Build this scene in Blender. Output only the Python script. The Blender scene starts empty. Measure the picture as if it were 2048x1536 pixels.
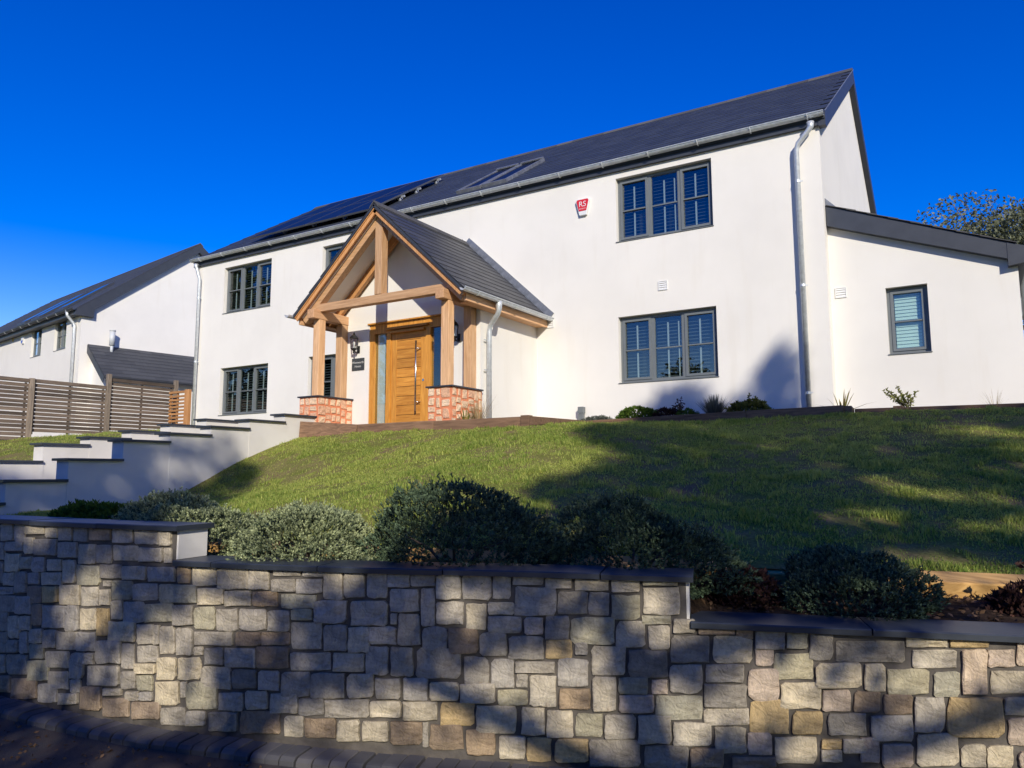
import bpy, math, random
import numpy as np
from mathutils import Vector, Matrix

random.seed(11)
rng = np.random.default_rng(11)
scene = bpy.context.scene
COL = scene.collection

# ------------------------------------------------------------------ camera, sky, sun, exposure
YAW, PITCH, ROLL = 0.55078, 0.11841, -0.00292
EYE = Vector((0.0, 0.0, 1.62))
def camera():
    fwd = Vector((-math.sin(YAW) * math.cos(PITCH), math.cos(YAW) * math.cos(PITCH), math.sin(PITCH)))
    right = Vector((math.cos(YAW), math.sin(YAW), 0))
    up = right.cross(fwd)
    r2 = right * math.cos(ROLL) + up * math.sin(ROLL)
    u2 = -right * math.sin(ROLL) + up * math.cos(ROLL)
    m = Matrix((r2, u2, -fwd)).transposed().to_4x4()
    m.translation = EYE
    cd = bpy.data.cameras.new('camera')
    cd.sensor_width = 36.0
    cd.lens = 1509.2 / 2048 * 36.0
    cd.clip_start, cd.clip_end = 0.05, 2000
    co = bpy.data.objects.new('camera', cd)
    co.matrix_world = m
    COL.objects.link(co)
    scene.camera = co
camera()

SUN_H = Vector((0.642, -0.766, 0)).normalized()      # horizontal direction towards the sun
SUN_EL = math.radians(27)
world = bpy.data.worlds.new('World')
scene.world = world
world.use_nodes = True
nt = world.node_tree
nt.nodes.clear()
sky = nt.nodes.new('ShaderNodeTexSky')
sky.sky_type = 'NISHITA'
sky.sun_disc = False
sky.sun_elevation = SUN_EL
sky.sun_rotation = math.atan2(SUN_H.x, SUN_H.y)
sky.altitude = 100
sky.air_density = 1.0
sky.dust_density = 0.1
sky.ozone_density = 2.0
hsv = nt.nodes.new('ShaderNodeHueSaturation')
hsv.inputs['Hue'].default_value = 0.533
hsv.inputs['Saturation'].default_value = 1.62
hsv.inputs['Value'].default_value = 1.52
bg = nt.nodes.new('ShaderNodeBackground')
bg.inputs['Strength'].default_value = 0.115
wo = nt.nodes.new('ShaderNodeOutputWorld')
nt.links.new(sky.outputs[0], hsv.inputs['Color'])
nt.links.new(hsv.outputs[0], bg.inputs['Color'])
nt.links.new(bg.outputs[0], wo.inputs['Surface'])

sd = bpy.data.lights.new('sun', 'SUN')
sd.energy = 4.9
sd.angle = math.radians(0.53)
sd.color = (1.0, 0.93, 0.80)
so = bpy.data.objects.new('sun', sd)
to_sun = Vector((SUN_H.x * math.cos(SUN_EL), SUN_H.y * math.cos(SUN_EL), math.sin(SUN_EL)))
so.rotation_euler = to_sun.to_track_quat('Z', 'Y').to_euler()
so.location = to_sun * 60
COL.objects.link(so)

vs = scene.view_settings
vs.view_transform = 'Standard'
vs.look = 'None'
vs.exposure = 0.0
vs.gamma = 1.0

# ------------------------------------------------------------------ materials
MATS = {}
def new_mat(name):
    m = bpy.data.materials.new(name)
    m.use_nodes = True
    MATS[name] = m
    n = m.node_tree.nodes
    return m, m.node_tree, n['Principled BSDF']

def coords(t, scale=1.0, kind='Object'):
    tc = t.nodes.new('ShaderNodeTexCoord')
    mp = t.nodes.new('ShaderNodeMapping')
    s = scale if isinstance(scale, (tuple, list)) else (scale,) * 3
    mp.inputs['Scale'].default_value = s
    if kind == 'World':
        g = t.nodes.new('ShaderNodeNewGeometry')
        t.links.new(g.outputs['Position'], mp.inputs[0])
    else:
        t.links.new(tc.outputs[kind], mp.inputs[0])
    return mp.outputs[0]

def noise(t, vec, scale, detail=4, rough=0.55, dist=0.0):
    n = t.nodes.new('ShaderNodeTexNoise')
    n.inputs['Scale'].default_value = scale
    n.inputs['Detail'].default_value = detail
    n.inputs['Roughness'].default_value = rough
    n.inputs['Distortion'].default_value = dist
    t.links.new(vec, n.inputs['Vector'])
    return n.outputs['Fac']

def ramp(t, fac, stops, interp='LINEAR'):
    r = t.nodes.new('ShaderNodeValToRGB')
    r.color_ramp.interpolation = interp
    els = r.color_ramp.elements
    while len(els) < len(stops):
        els.new(0.5)
    for e, (p, c) in zip(els, stops):
        e.position = p
        e.color = (*c, 1) if len(c) == 3 else c
    t.links.new(fac, r.inputs[0])
    return r.outputs['Color']

def mix(t, a, b, fac, mode='MIX'):
    m = t.nodes.new('ShaderNodeMix')
    m.data_type = 'RGBA'
    m.blend_type = mode
    for sock, v in ((m.inputs[6], a), (m.inputs[7], b)):
        if isinstance(v, tuple):
            sock.default_value = (*v, 1)
        else:
            t.links.new(v, sock)
    if isinstance(fac, (int, float)):
        m.inputs[0].default_value = fac
    else:
        t.links.new(fac, m.inputs[0])
    return m.outputs[2]

def bump(t, bsdf, height, strength=0.3, dist=0.01):
    b = t.nodes.new('ShaderNodeBump')
    b.inputs['Strength'].default_value = strength
    b.inputs['Distance'].default_value = dist
    t.links.new(height, b.inputs['Height'])
    t.links.new(b.outputs[0], bsdf.inputs['Normal'])

def rand_piece(t):
    oi = t.nodes.new('ShaderNodeObjectInfo')
    ge = t.nodes.new('ShaderNodeNewGeometry')
    a = t.nodes.new('ShaderNodeMath'); a.operation = 'ADD'
    t.links.new(oi.outputs['Random'], a.inputs[0])
    t.links.new(ge.outputs['Random Per Island'], a.inputs[1])
    f = t.nodes.new('ShaderNodeMath'); f.operation = 'FRACT'
    t.links.new(a.outputs[0], f.inputs[0])
    return f.outputs[0]

def plain(name, color, rough=0.6, metal=0.0, var=0.15, scale=6.0, bmp=0.0, bscale=60, spec=0.5):
    m, t, b = new_mat(name)
    v = coords(t)
    f = noise(t, v, scale, 5)
    lo = tuple(c * (1 - var) for c in color)
    hi = tuple(min(1, c * (1 + var)) for c in color)
    t.links.new(ramp(t, f, [(0.3, lo), (0.7, hi)]), b.inputs['Base Color'])
    b.inputs['Roughness'].default_value = rough
    b.inputs['Metallic'].default_value = metal
    b.inputs['Specular IOR Level'].default_value = spec
    if bmp:
        bump(t, b, noise(t, v, bscale, 3), bmp, 0.004)
    return m

def wood(name, dark, light, axis, rough=0.6, ring=18.0, piece=0.25, knots=True, grey=None):
    m, t, b = new_mat(name)
    sc = [7.0, 7.0, 7.0]
    sc['xyz'.index(axis)] = 0.55
    v = coords(t, tuple(sc))
    r = rand_piece(t)
    off = t.nodes.new('ShaderNodeVectorMath'); off.operation = 'ADD'
    cmb = t.nodes.new('ShaderNodeCombineXYZ')
    mul = t.nodes.new('ShaderNodeMath'); mul.operation = 'MULTIPLY'; mul.inputs[1].default_value = 37.0
    t.links.new(r, mul.inputs[0])
    for i in range(3):
        t.links.new(mul.outputs[0], cmb.inputs[i])
    t.links.new(v, off.inputs[0]); t.links.new(cmb.outputs[0], off.inputs[1])
    v2 = off.outputs[0]
    f = noise(t, v2, ring / 7.0, 6, 0.6, 1.6)
    f2 = noise(t, v2, 0.9, 2)
    c = ramp(t, f, [(0.28, dark), (0.48, tuple((a + d) / 2 for a, d in zip(light, dark))), (0.7, light)])
    tone = ramp(t, r, [(0, (1 - piece,) * 3), (1, (1 + piece * 0.4,) * 3)])
    c = mix(t, c, tone, 1.0, 'MULTIPLY')
    c = mix(t, c, dark, ramp(t, f2, [(0.62, (0, 0, 0)), (0.78, (0.4,) * 3)]))
    if grey:
        c = mix(t, c, grey, ramp(t, noise(t, coords(t, 3.0), 1.3, 3), [(0.4, (0, 0, 0)), (0.65, (0.7,) * 3)]))
    t.links.new(c, b.inputs['Base Color'])
    b.inputs['Roughness'].default_value = rough
    bump(t, b, f, 0.35, 0.004)
    return m

def render_mat(name, color, stain=0.10):
    m, t, b = new_mat(name)
    v = coords(t, 1.0, 'World')
    big = noise(t, v, 0.55, 4, 0.6)
    streak = noise(t, coords(t, (3.0, 3.0, 0.35), 'World'), 1.5, 4, 0.6)
    c = mix(t, color, tuple(x * (1 - stain) for x in color), ramp(t, big, [(0.42, (0, 0, 0)), (0.68, (1, 1, 1))]))
    c = mix(t, c, tuple(x * k for x, k in zip(color, (0.86, 0.83, 0.78))), ramp(t, streak, [(0.56, (0, 0, 0)), (0.85, (0.45,) * 3)]))
    t.links.new(c, b.inputs['Base Color'])
    b.inputs['Roughness'].default_value = 0.92
    b.inputs['Specular IOR Level'].default_value = 0.2
    bump(t, b, noise(t, v, 190, 3, 0.7), 0.55, 0.004)
    return m

render_mat('render', (0.77, 0.742, 0.685), 0.07)
render_mat('render_wall', (0.72, 0.69, 0.635), 0.2)
plain('ceiling_white', (0.78, 0.77, 0.74), 0.8, var=0.03)
plain('anthracite', (0.042, 0.047, 0.058), 0.45, var=0.12)
plain('frame_grey', (0.145, 0.16, 0.165), 0.4, var=0.05)
plain('galvanised', (0.60, 0.63, 0.645), 0.42, 0.45, var=0.16, scale=14)
plain('steel', (0.65, 0.65, 0.65), 0.25, 1.0, var=0.05)
plain('lead', (0.26, 0.275, 0.30), 0.45, 0.5, var=0.3, scale=9, bmp=0.4, bscale=25)
plain('black_metal', (0.012, 0.012, 0.013), 0.45, var=0.2)
plain('white_plastic', (0.72, 0.72, 0.70), 0.45, var=0.03)
plain('blue_plastic', (0.05, 0.10, 0.45), 0.4, var=0.03)
plain('yellow_plastic', (0.55, 0.36, 0.05), 0.5, var=0.05)
plain('red_plastic', (0.62, 0.018, 0.03), 0.4, var=0.04)
plain('shutter_white', (0.38, 0.41, 0.42), 0.55, var=0.04)
plain('louvre_grey', (0.075, 0.085, 0.092), 0.5, var=0.1)
plain('blind', (0.62, 0.74, 0.64), 0.6, var=0.04)
plain('flue_grey', (0.50, 0.52, 0.53), 0.5, var=0.06)
plain('curtain', (0.55, 0.58, 0.36), 0.8, var=0.1)
plain('sign_slate', (0.045, 0.052, 0.056), 0.5, var=0.2, scale=20)
plain('sign_letter', (0.55, 0.55, 0.53), 0.6, var=0.02)
plain('mortar', (0.095, 0.083, 0.07), 0.95, var=0.35, scale=10, bmp=0.8, bscale=90)
plain('red_mortar', (0.66, 0.235, 0.115), 0.95, var=0.15, scale=12, bmp=0.6, bscale=70)
plain('solar_frame', (0.075, 0.08, 0.09), 0.4, var=0.1)
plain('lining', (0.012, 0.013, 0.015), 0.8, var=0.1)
plain('stem_brown', (0.07, 0.05, 0.035), 0.9, var=0.3, bmp=0.3)
plain('bark', (0.10, 0.075, 0.055), 0.95, var=0.35, scale=4, bmp=0.8, bscale=18)
plain('concrete_step', (0.36, 0.34, 0.31), 0.9, var=0.15, bmp=0.3)

wood('oak_z', (0.50, 0.27, 0.125), (0.80, 0.505, 0.275), 'z')
wood('oak_x', (0.48, 0.26, 0.12), (0.77, 0.475, 0.255), 'x')
wood('oak_y', (0.48, 0.25, 0.115), (0.74, 0.44, 0.235), 'y')
wood('oak_barge', (0.54, 0.235, 0.075), (0.78, 0.41, 0.165), 'z')
wood('door_x', (0.40, 0.145, 0.016), (0.72, 0.335, 0.058), 'x', 0.45, piece=0.25)
wood('door_z', (0.42, 0.155, 0.018), (0.74, 0.355, 0.064), 'z', 0.45, piece=0.15)
wood('fence_y', (0.075, 0.054, 0.040), (0.215, 0.162, 0.122), 'y', 0.9, piece=0.5)
wood('fence_z', (0.12, 0.095, 0.072), (0.33, 0.265, 0.205), 'z', 0.9)
wood('new_x', (0.30, 0.125, 0.040), (0.55, 0.285, 0.11), 'x', 0.8)
wood('new_z', (0.30, 0.125, 0.040), (0.56, 0.29, 0.12), 'z', 0.8)
wood('sleeper_x', (0.10, 0.055, 0.032), (0.30, 0.175, 0.10), 'x', 0.9, piece=0.3)
wood('sleeper_gold', (0.38, 0.20, 0.055), (0.66, 0.40, 0.14), 'x', 0.85, piece=0.15)

def slate_mat(name, dark, light, rough=0.55):
    m, t, b = new_mat(name)
    r = rand_piece(t)
    v = coords(t, 1.0)
    c = ramp(t, r, [(0.0, dark), (0.6, tuple((a + d) / 2 for a, d in zip(dark, light))), (1.0, light)])
    c = mix(t, c, (0.75, 0.75, 0.78), ramp(t, noise(t, v, 9, 5), [(0.35, (0.25,) * 3), (0.7, (0, 0, 0))]), 'MULTIPLY')
    t.links.new(c, b.inputs['Base Color'])
    b.inputs['Roughness'].default_value = rough
    bump(t, b, noise(t, v, 30, 5), 0.35, 0.004)
    return m
slate_mat('slate', (0.027, 0.033, 0.046), (0.042, 0.050, 0.066))
slate_mat('porch_slate', (0.040, 0.042, 0.046), (0.066, 0.067, 0.070), 0.5)
slate_mat('far_slate', (0.040, 0.043, 0.050), (0.060, 0.063, 0.070), 0.6)
slate_mat('coping', (0.028, 0.034, 0.044), (0.048, 0.056, 0.068), 0.42)
slate_mat('paver', (0.050, 0.050, 0.056), (0.105, 0.098, 0.098), 0.85)
slate_mat('ridge', (0.055, 0.055, 0.058), (0.10, 0.098, 0.095), 0.8)

def stone_mat(name, ramp_stops, vary=0.5):
    m, t, b = new_mat(name)
    r = rand_piece(t)
    v = coords(t, 1.0)
    base = ramp(t, r, ramp_stops, 'CONSTANT')
    n1 = noise(t, v, 7, 6, 0.65, 0.8)
    n2 = noise(t, coords(t, (3, 3, 14)), 2.5, 5, 0.6, 1.2)
    c = mix(t, base, (0.55, 0.52, 0.50), ramp(t, n1, [(0.35, (vary,) * 3), (0.62, (0, 0, 0))]), 'MULTIPLY')
    c = mix(t, c, (1.25, 1.22, 1.15), ramp(t, n2, [(0.5, (0, 0, 0)), (0.75, (0.6,) * 3)]), 'MULTIPLY')
    ochre = ramp(t, noise(t, v, 3.0, 4, 0.6, 1.0), [(0.60, (0, 0, 0)), (0.74, (0.5,) * 3)])
    c = mix(t, c, (0.40, 0.25, 0.11), ochre)
    t.links.new(c, b.inputs['Base Color'])
    b.inputs['Roughness'].default_value = 0.9
    b.inputs['Specular IOR Level'].default_value = 0.1
    hn = noise(t, v, 11, 9, 0.72, 0.9)
    fine = noise(t, v, 60, 4, 0.6)
    c = mix(t, c, (0.68, 0.66, 0.64), ramp(t, hn, [(0.34, (0.75,) * 3), (0.48, (0, 0, 0))]), 'MULTIPLY')
    c = mix(t, c, (1.22, 1.20, 1.16), ramp(t, hn, [(0.54, (0, 0, 0)), (0.68, (0.8,) * 3)]), 'MULTIPLY')
    c = mix(t, c, (0.7, 0.7, 0.7), ramp(t, fine, [(0.36, (0.6,) * 3), (0.5, (0, 0, 0))]), 'MULTIPLY')
    t.links.new(c, b.inputs['Base Color'])
    bump(t, b, hn, 1.0, 0.035)
    return m
KINDS = {'g': ('grey', (0.55, 0.49, 0.39)), 'b': ('beige', (0.70, 0.605, 0.435)), 'o': ('ochre', (0.68, 0.50, 0.255)), 'r': ('brown', (0.46, 0.345, 0.23)),
         'p': ('pink', (0.68, 0.545, 0.41)), 'd': ('dark', (0.38, 0.34, 0.275)), 'n': ('olive', (0.53, 0.48, 0.335))}  # some dark and beige tones carry tree dapples painted into the stone colour
for kk, (nm, c_) in KINDS.items():
    stone_mat('rubble_' + nm, [(0.0, c_), (0.25, tuple(x * 0.84 for x in c_)), (0.5, tuple(x * y for x, y in zip(c_, (1.1, 1.08, 1.02)))), (0.75, tuple(x * y for x, y in zip(c_, (0.95, 0.97, 1.02))))])
stone_mat('sandstone', [(0.0, (0.82, 0.56, 0.37)), (0.3, (0.86, 0.62, 0.41)), (0.5, (0.78, 0.47, 0.30)), (0.7, (0.88, 0.66, 0.46)), (0.88, (0.80, 0.58, 0.38))], 0.2)

def glass_mat(name, r0, tint):
    m = bpy.data.materials.new(name)
    m.use_nodes = True
    MATS[name] = m
    t = m.node_tree
    t.nodes.clear()
    o = t.nodes.new('ShaderNodeOutputMaterial')
    tr = t.nodes.new('ShaderNodeBsdfTransparent'); tr.inputs[0].default_value = (*tint, 1)
    gl = t.nodes.new('ShaderNodeBsdfGlossy'); gl.inputs['Roughness'].default_value = 0.012
    lw = t.nodes.new('ShaderNodeLayerWeight'); lw.inputs[0].default_value = 0.5
    pw = t.nodes.new('ShaderNodeMath'); pw.operation = 'POWER'; pw.inputs[1].default_value = 4.0
    fr = t.nodes.new('ShaderNodeMath'); fr.operation = 'MULTIPLY_ADD'; fr.inputs[1].default_value = 1 - r0; fr.inputs[2].default_value = r0
    t.links.new(lw.outputs['Facing'], pw.inputs[0]); t.links.new(pw.outputs[0], fr.inputs[0])
    mx = t.nodes.new('ShaderNodeMixShader')
    t.links.new(fr.outputs[0], mx.inputs[0]); t.links.new(tr.outputs[0], mx.inputs[1]); t.links.new(gl.outputs[0], mx.inputs[2])
    t.links.new(mx.outputs[0], o.inputs[0])
    return m
glass_mat('glass', 0.105, (0.88, 0.93, 0.92))
glass_mat('lamp_glass', 0.04, (0.95, 0.95, 0.95))

def solar_mat():
    m, t, b = new_mat('solar')
    br = t.nodes.new('ShaderNodeTexBrick')
    br.offset = 0.0
    br.inputs['Scale'].default_value = 1.0
    br.inputs['Color1'].default_value = br.inputs['Color2'].default_value = (0.006, 0.010, 0.028, 1)
    br.inputs['Mortar'].default_value = (0.016, 0.020, 0.035, 1)
    br.inputs['Mortar Size'].default_value = 0.004
    br.inputs['Brick Width'].default_value = 0.16
    br.inputs['Row Height'].default_value = 0.16
    t.links.new(coords(t), br.inputs['Vector'])
    t.links.new(br.outputs[0], b.inputs['Base Color'])
    b.inputs['Roughness'].default_value = 0.34
    b.inputs['Specular IOR Level'].default_value = 0.05
solar_mat()

def leaf_mat(name, dark, light, transl=0.35, rough=0.65, spec=0.12):
    """colour from the vertex attribute 'tone' (each leaf's own tint)"""
    m, t, b = new_mat(name)
    at = t.nodes.new('ShaderNodeAttribute'); at.attribute_name = 'tone'
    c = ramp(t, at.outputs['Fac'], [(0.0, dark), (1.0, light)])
    t.links.new(c, b.inputs['Base Color'])
    b.inputs['Roughness'].default_value = rough
    b.inputs['Specular IOR Level'].default_value = spec
    tr = t.nodes.new('ShaderNodeBsdfTranslucent')
    t.links.new(c, tr.inputs[0])
    mx = t.nodes.new('ShaderNodeMixShader'); mx.inputs[0].default_value = transl
    o = t.nodes['Material Output']
    t.links.new(b.outputs[0], mx.inputs[1]); t.links.new(tr.outputs[0], mx.inputs[2])
    t.links.new(mx.outputs[0], o.inputs['Surface'])
    return m
leaf_mat('grass', (0.125, 0.24, 0.028), (0.62, 0.63, 0.17), 0.45)
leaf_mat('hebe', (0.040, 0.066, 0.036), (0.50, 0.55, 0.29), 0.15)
leaf_mat('hebe_shaded', (0.018, 0.038, 0.024), (0.17, 0.235, 0.13), 0.12)  # darker copy of the shrub leaf, tree shade put into its colour
leaf_mat('green_leaf', (0.045, 0.10, 0.018), (0.13, 0.20, 0.03), 0.3)
leaf_mat('olive_leaf', (0.10, 0.12, 0.03), (0.24, 0.24, 0.06), 0.3)
leaf_mat('red_leaf', (0.032, 0.017, 0.016), (0.095, 0.046, 0.036), 0.2)
leaf_mat('grey_leaf', (0.085, 0.10, 0.085), (0.20, 0.215, 0.18), 0.2)
leaf_mat('straw', (0.25, 0.19, 0.09), (0.46, 0.34, 0.18), 0.3)
leaf_mat('spike_leaf', (0.16, 0.08, 0.05), (0.30, 0.30, 0.08), 0.3)
leaf_mat('tree_leaf', (0.035, 0.06, 0.02), (0.09, 0.12, 0.04), 0.25)
leaf_mat('silver_leaf', (0.065, 0.075, 0.035), (0.20, 0.21, 0.12), 0.2, 0.5, 0.3)
leaf_mat('litter', (0.06, 0.035, 0.022), (0.20, 0.12, 0.07), 0.1, 0.9)

def ground_mats():
    m, t, b = new_mat('lawn_soil')
    v = coords(t, 1.0, 'World')
    c = ramp(t, noise(t, v, 1.6, 6, 0.65), [(0.40, (0.17, 0.185, 0.04)), (0.56, (0.235, 0.20, 0.075)), (0.66, (0.22, 0.145, 0.085))])
    c = mix(t, c, (0.6, 0.6, 0.6), ramp(t, noise(t, v, 40, 4), [(0.4, (0.8,) * 3), (0.6, (0, 0, 0))]), 'MULTIPLY')
    t.links.new(c, b.inputs['Base Color']); b.inputs['Roughness'].default_value = 1.0; b.inputs['Specular IOR Level'].default_value = 0.05
    bump(t, b, noise(t, v, 35, 6, 0.7), 0.5, 0.012)
    m, t, b = new_mat('soil')
    v = coords(t, 1.0, 'World')
    c = ramp(t, noise(t, v, 12, 7, 0.7), [(0.35, (0.022, 0.015, 0.010)), (0.65, (0.085, 0.055, 0.036))])
    t.links.new(c, b.inputs['Base Color']); b.inputs['Roughness'].default_value = 1.0; b.inputs['Specular IOR Level'].default_value = 0.05
    bump(t, b, noise(t, v, 28, 6, 0.7), 1.0, 0.03)
    m, t, b = new_mat('road')
    v = coords(t, 1.0, 'World')
    c = ramp(t, noise(t, v, 160, 3, 0.6), [(0.35, (0.028, 0.026, 0.026)), (0.7, (0.075, 0.068, 0.064))])
    c = mix(t, c, (0.085, 0.052, 0.034), ramp(t, noise(t, v, 2.2, 6, 0.65), [(0.42, (0, 0, 0)), (0.62, (0.8,) * 3)]))
    t.links.new(c, b.inputs['Base Color']); b.inputs['Roughness'].default_value = 0.95
    bump(t, b, noise(t, v, 140, 3), 0.7, 0.008)
    m, t, b = new_mat('bounce_gravel')
    v = coords(t, 1.0, 'World')
    c = ramp(t, noise(t, v, 70, 4, 0.6), [(0.35, (0.34, 0.27, 0.19)), (0.7, (0.62, 0.52, 0.39))])
    t.links.new(c, b.inputs['Base Color']); b.inputs['Roughness'].default_value = 1.0; b.inputs['Specular IOR Level'].default_value = 0.05
    bump(t, b, noise(t, v, 90, 3), 0.8, 0.01)
    m, t, b = new_mat('gravel')
    v = coords(t, 1.0, 'World')
    c = ramp(t, noise(t, v, 60, 4, 0.6), [(0.35, (0.16, 0.14, 0.12)), (0.7, (0.34, 0.31, 0.27))])
    t.links.new(c, b.inputs['Base Color']); b.inputs['Roughness'].default_value = 1.0; b.inputs['Specular IOR Level'].default_value = 0.05
ground_mats()

# ------------------------------------------------------------------ building helpers
WL = {}                         # world location of every parent object
def empty(name, loc, label=None, cat=None, group=None, kind=None):
    o = bpy.data.objects.new(name, None)
    o.empty_display_size = 0.2
    o.location = loc
    COL.objects.link(o)
    WL[o.name] = Vector(loc)
    tag(o, label, cat, group, kind)
    return o

def tag(o, label=None, cat=None, group=None, kind=None):
    if label: o['label'] = label
    if cat: o['category'] = cat
    if group: o['group'] = group
    if kind: o['kind'] = kind
    return o

def place(name, mesh, parent=None, wloc=(0, 0, 0), rot=None):
    o = bpy.data.objects.new(name, mesh)
    wloc = Vector(wloc)
    if parent is not None:
        o.parent = parent
        o.location = wloc - WL[parent.name]
    else:
        o.location = wloc
    if rot is not None:
        o.rotation_euler = rot
    COL.objects.link(o)
    WL[o.name] = wloc
    return o

class MB:
    def __init__(self):
        self.v, self.f = [], []
    def add(self, vs, fs):
        b = len(self.v)
        self.v += [tuple(x) for x in vs]
        self.f += [tuple(i + b for i in f) for f in fs]
        return self
    def hexa(self, c):
        return self.add(c, [(3, 2, 1, 0), (4, 5, 6, 7), (0, 1, 5, 4), (1, 2, 6, 5), (2, 3, 7, 6), (3, 0, 4, 7)])
    def box(self, x0, x1, y0, y1, z0, z1):
        return self.hexa([(x0, y0, z0), (x1, y0, z0), (x1, y1, z0), (x0, y1, z0), (x0, y0, z1), (x1, y0, z1), (x1, y1, z1), (x0, y1, z1)])
    def pbox(self, P, u0, u1, v0, v1, d0, d1):
        return self.hexa([P(u0, v0, d0), P(u1, v0, d0), P(u1, v0, d1), P(u0, v0, d1), P(u0, v1, d0), P(u1, v1, d0), P(u1, v1, d1), P(u0, v1, d1)])
    def beam(self, p0, p1, w, h, up=(0, 0, 1)):
        p0, p1, up = Vector(p0), Vector(p1), Vector(up)
        d = (p1 - p0).normalized()
        s = d.cross(up).normalized()
        u = s.cross(d).normalized()
        s, u = s * w / 2, u * h / 2
        return self.hexa([p0 - s - u, p0 + s - u, p1 + s - u, p1 - s - u, p0 - s + u, p0 + s + u, p1 + s + u, p1 - s + u])
    def prism(self, pts, off):
        n = len(pts)
        a = [Vector(p) for p in pts]
        b = [p + Vector(off) for p in a]
        fs = [tuple(range(n - 1, -1, -1)), tuple(range(n, 2 * n))]
        fs += [(i, (i + 1) % n, n + (i + 1) % n, n + i) for i in range(n)]
        return self.add(a + b, fs)
    def tube(self, pts, rad, n=10, caps=True):
        pts = [Vector(p) for p in pts]
        rad = rad if isinstance(rad, (list, tuple)) else [rad] * len(pts)
        ref = None
        vs, fs = [], []
        for i, p in enumerate(pts):
            d = (pts[min(i + 1, len(pts) - 1)] - pts[max(i - 1, 0)]).normalized()
            if ref is None:
                ref = d.orthogonal().normalized()
            s = (ref - d * ref.dot(d)).normalized()
            ref = s
            q = d.cross(s)
            for k in range(n):
                a = 2 * math.pi * k / n
                vs.append(p + (s * math.cos(a) + q * math.sin(a)) * rad[i])
        for i in range(len(pts) - 1):
            for k in range(n):
                a, b = i * n + k, i * n + (k + 1) % n
                fs.append((a, b, b + n, a + n))
        if caps:
            fs.append(tuple(range(n - 1, -1, -1)))
            fs.append(tuple(range((len(pts) - 1) * n, len(pts) * n)))
        return self.add(vs, fs)
    def lathe(self, c, prof, n=6, rot=0.0):
        """prof: list of (radius, z)"""
        vs, fs = [], []
        for r, z in prof:
            for k in range(n):
                a = 2 * math.pi * k / n + rot
                vs.append((c[0] + r * math.cos(a), c[1] + r * math.sin(a), c[2] + z))
        for i in range(len(prof) - 1):
            for k in range(n):
                a, b = i * n + k, i * n + (k + 1) % n
                fs.append((a, b, b + n, a + n))
        fs.append(tuple(range(n - 1, -1, -1)))
        fs.append(tuple(range((len(prof) - 1) * n, len(prof) * n)))
        return self.add(vs, fs)
    def mesh(self, name, mat, smooth=False, origin=None):
        me = bpy.data.meshes.new(name)
        v = self.v
        if origin is not None:
            ox, oy, oz = origin
            v = [(a - ox, b - oy, c - oz) for a, b, c in v]
        me.from_pydata(v, [], self.f)
        if mat: me.materials.append(MATS[mat])
        if smooth:
            me.polygons.foreach_set('use_smooth', [True] * len(me.polygons))
        me.update()
        return me
    def build(self, name, mat, parent=None, smooth=False, bevel=0.0):
        a = np.array(self.v)
        o = Vector((a.min(0) + a.max(0)) / 2)
        if parent is None:
            o.z = a[:, 2].min()
        ob = place(name, self.mesh(name, mat, smooth, o), parent, o)
        if bevel:
            md = ob.modifiers.new('bevel', 'BEVEL'); md.width = bevel; md.segments = 2; md.limit_method = 'ANGLE'
        return ob

def raw_mesh(name, verts, nper, mat, tone=None, tri_faces=None):
    """many separate pieces with nper vertices each; tri_faces: faces of one piece (lists of vertex numbers)"""
    verts = np.asarray(verts, dtype=np.float32).reshape(-1, 3)
    N = len(verts) // nper
    sizes, idx = [], []
    base = np.arange(N)[:, None] * nper
    fl = []
    for f in tri_faces:
        fl.append((base + np.array(f)[None, :]))
    me = bpy.data.meshes.new(name)
    nl = sum(a.size for a in fl)
    loops = np.concatenate([a.ravel() for a in fl]).astype(np.int32)
    tot = np.concatenate([np.full(N, len(f), np.int32) for f in tri_faces])
    start = np.concatenate([[0], np.cumsum(tot)[:-1]]).astype(np.int32)
    me.vertices.add(len(verts)); me.vertices.foreach_set('co', verts.ravel())
    me.loops.add(nl); me.loops.foreach_set('vertex_index', loops)
    me.polygons.add(len(tot)); me.polygons.foreach_set('loop_start', start); me.polygons.foreach_set('loop_total', tot)
    me.update(calc_edges=True)
    if tone is not None:
        at = me.attributes.new('tone', 'FLOAT', 'POINT')
        at.data.foreach_set('value', np.repeat(np.asarray(tone, np.float32), nper))
    me.materials.append(MATS[mat])
    return me

def unit(a):
    return a / (np.linalg.norm(a, axis=-1, keepdims=True) + 1e-9)

def leaves(name, cen, axis, length, width, mat, tone, fold=0.15):
    """rhombic leaves starting at cen and growing along axis"""
    n = len(cen)
    axis = unit(axis)
    side = unit(np.cross(axis, rng.normal(size=(n, 3))))
    nor = np.cross(axis, side)
    L = np.broadcast_to(np.asarray(length), (n,))[:, None]
    W = np.broadcast_to(np.asarray(width), (n,))[:, None]
    v = np.stack([cen, cen + axis * L * 0.5 + side * W * 0.5 + nor * W * fold, cen + axis * L, cen + axis * L * 0.5 - side * W * 0.5 + nor * W * fold], 1)
    return raw_mesh(name, v, 4, mat, tone, [(0, 1, 2), (0, 2, 3)])

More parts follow.
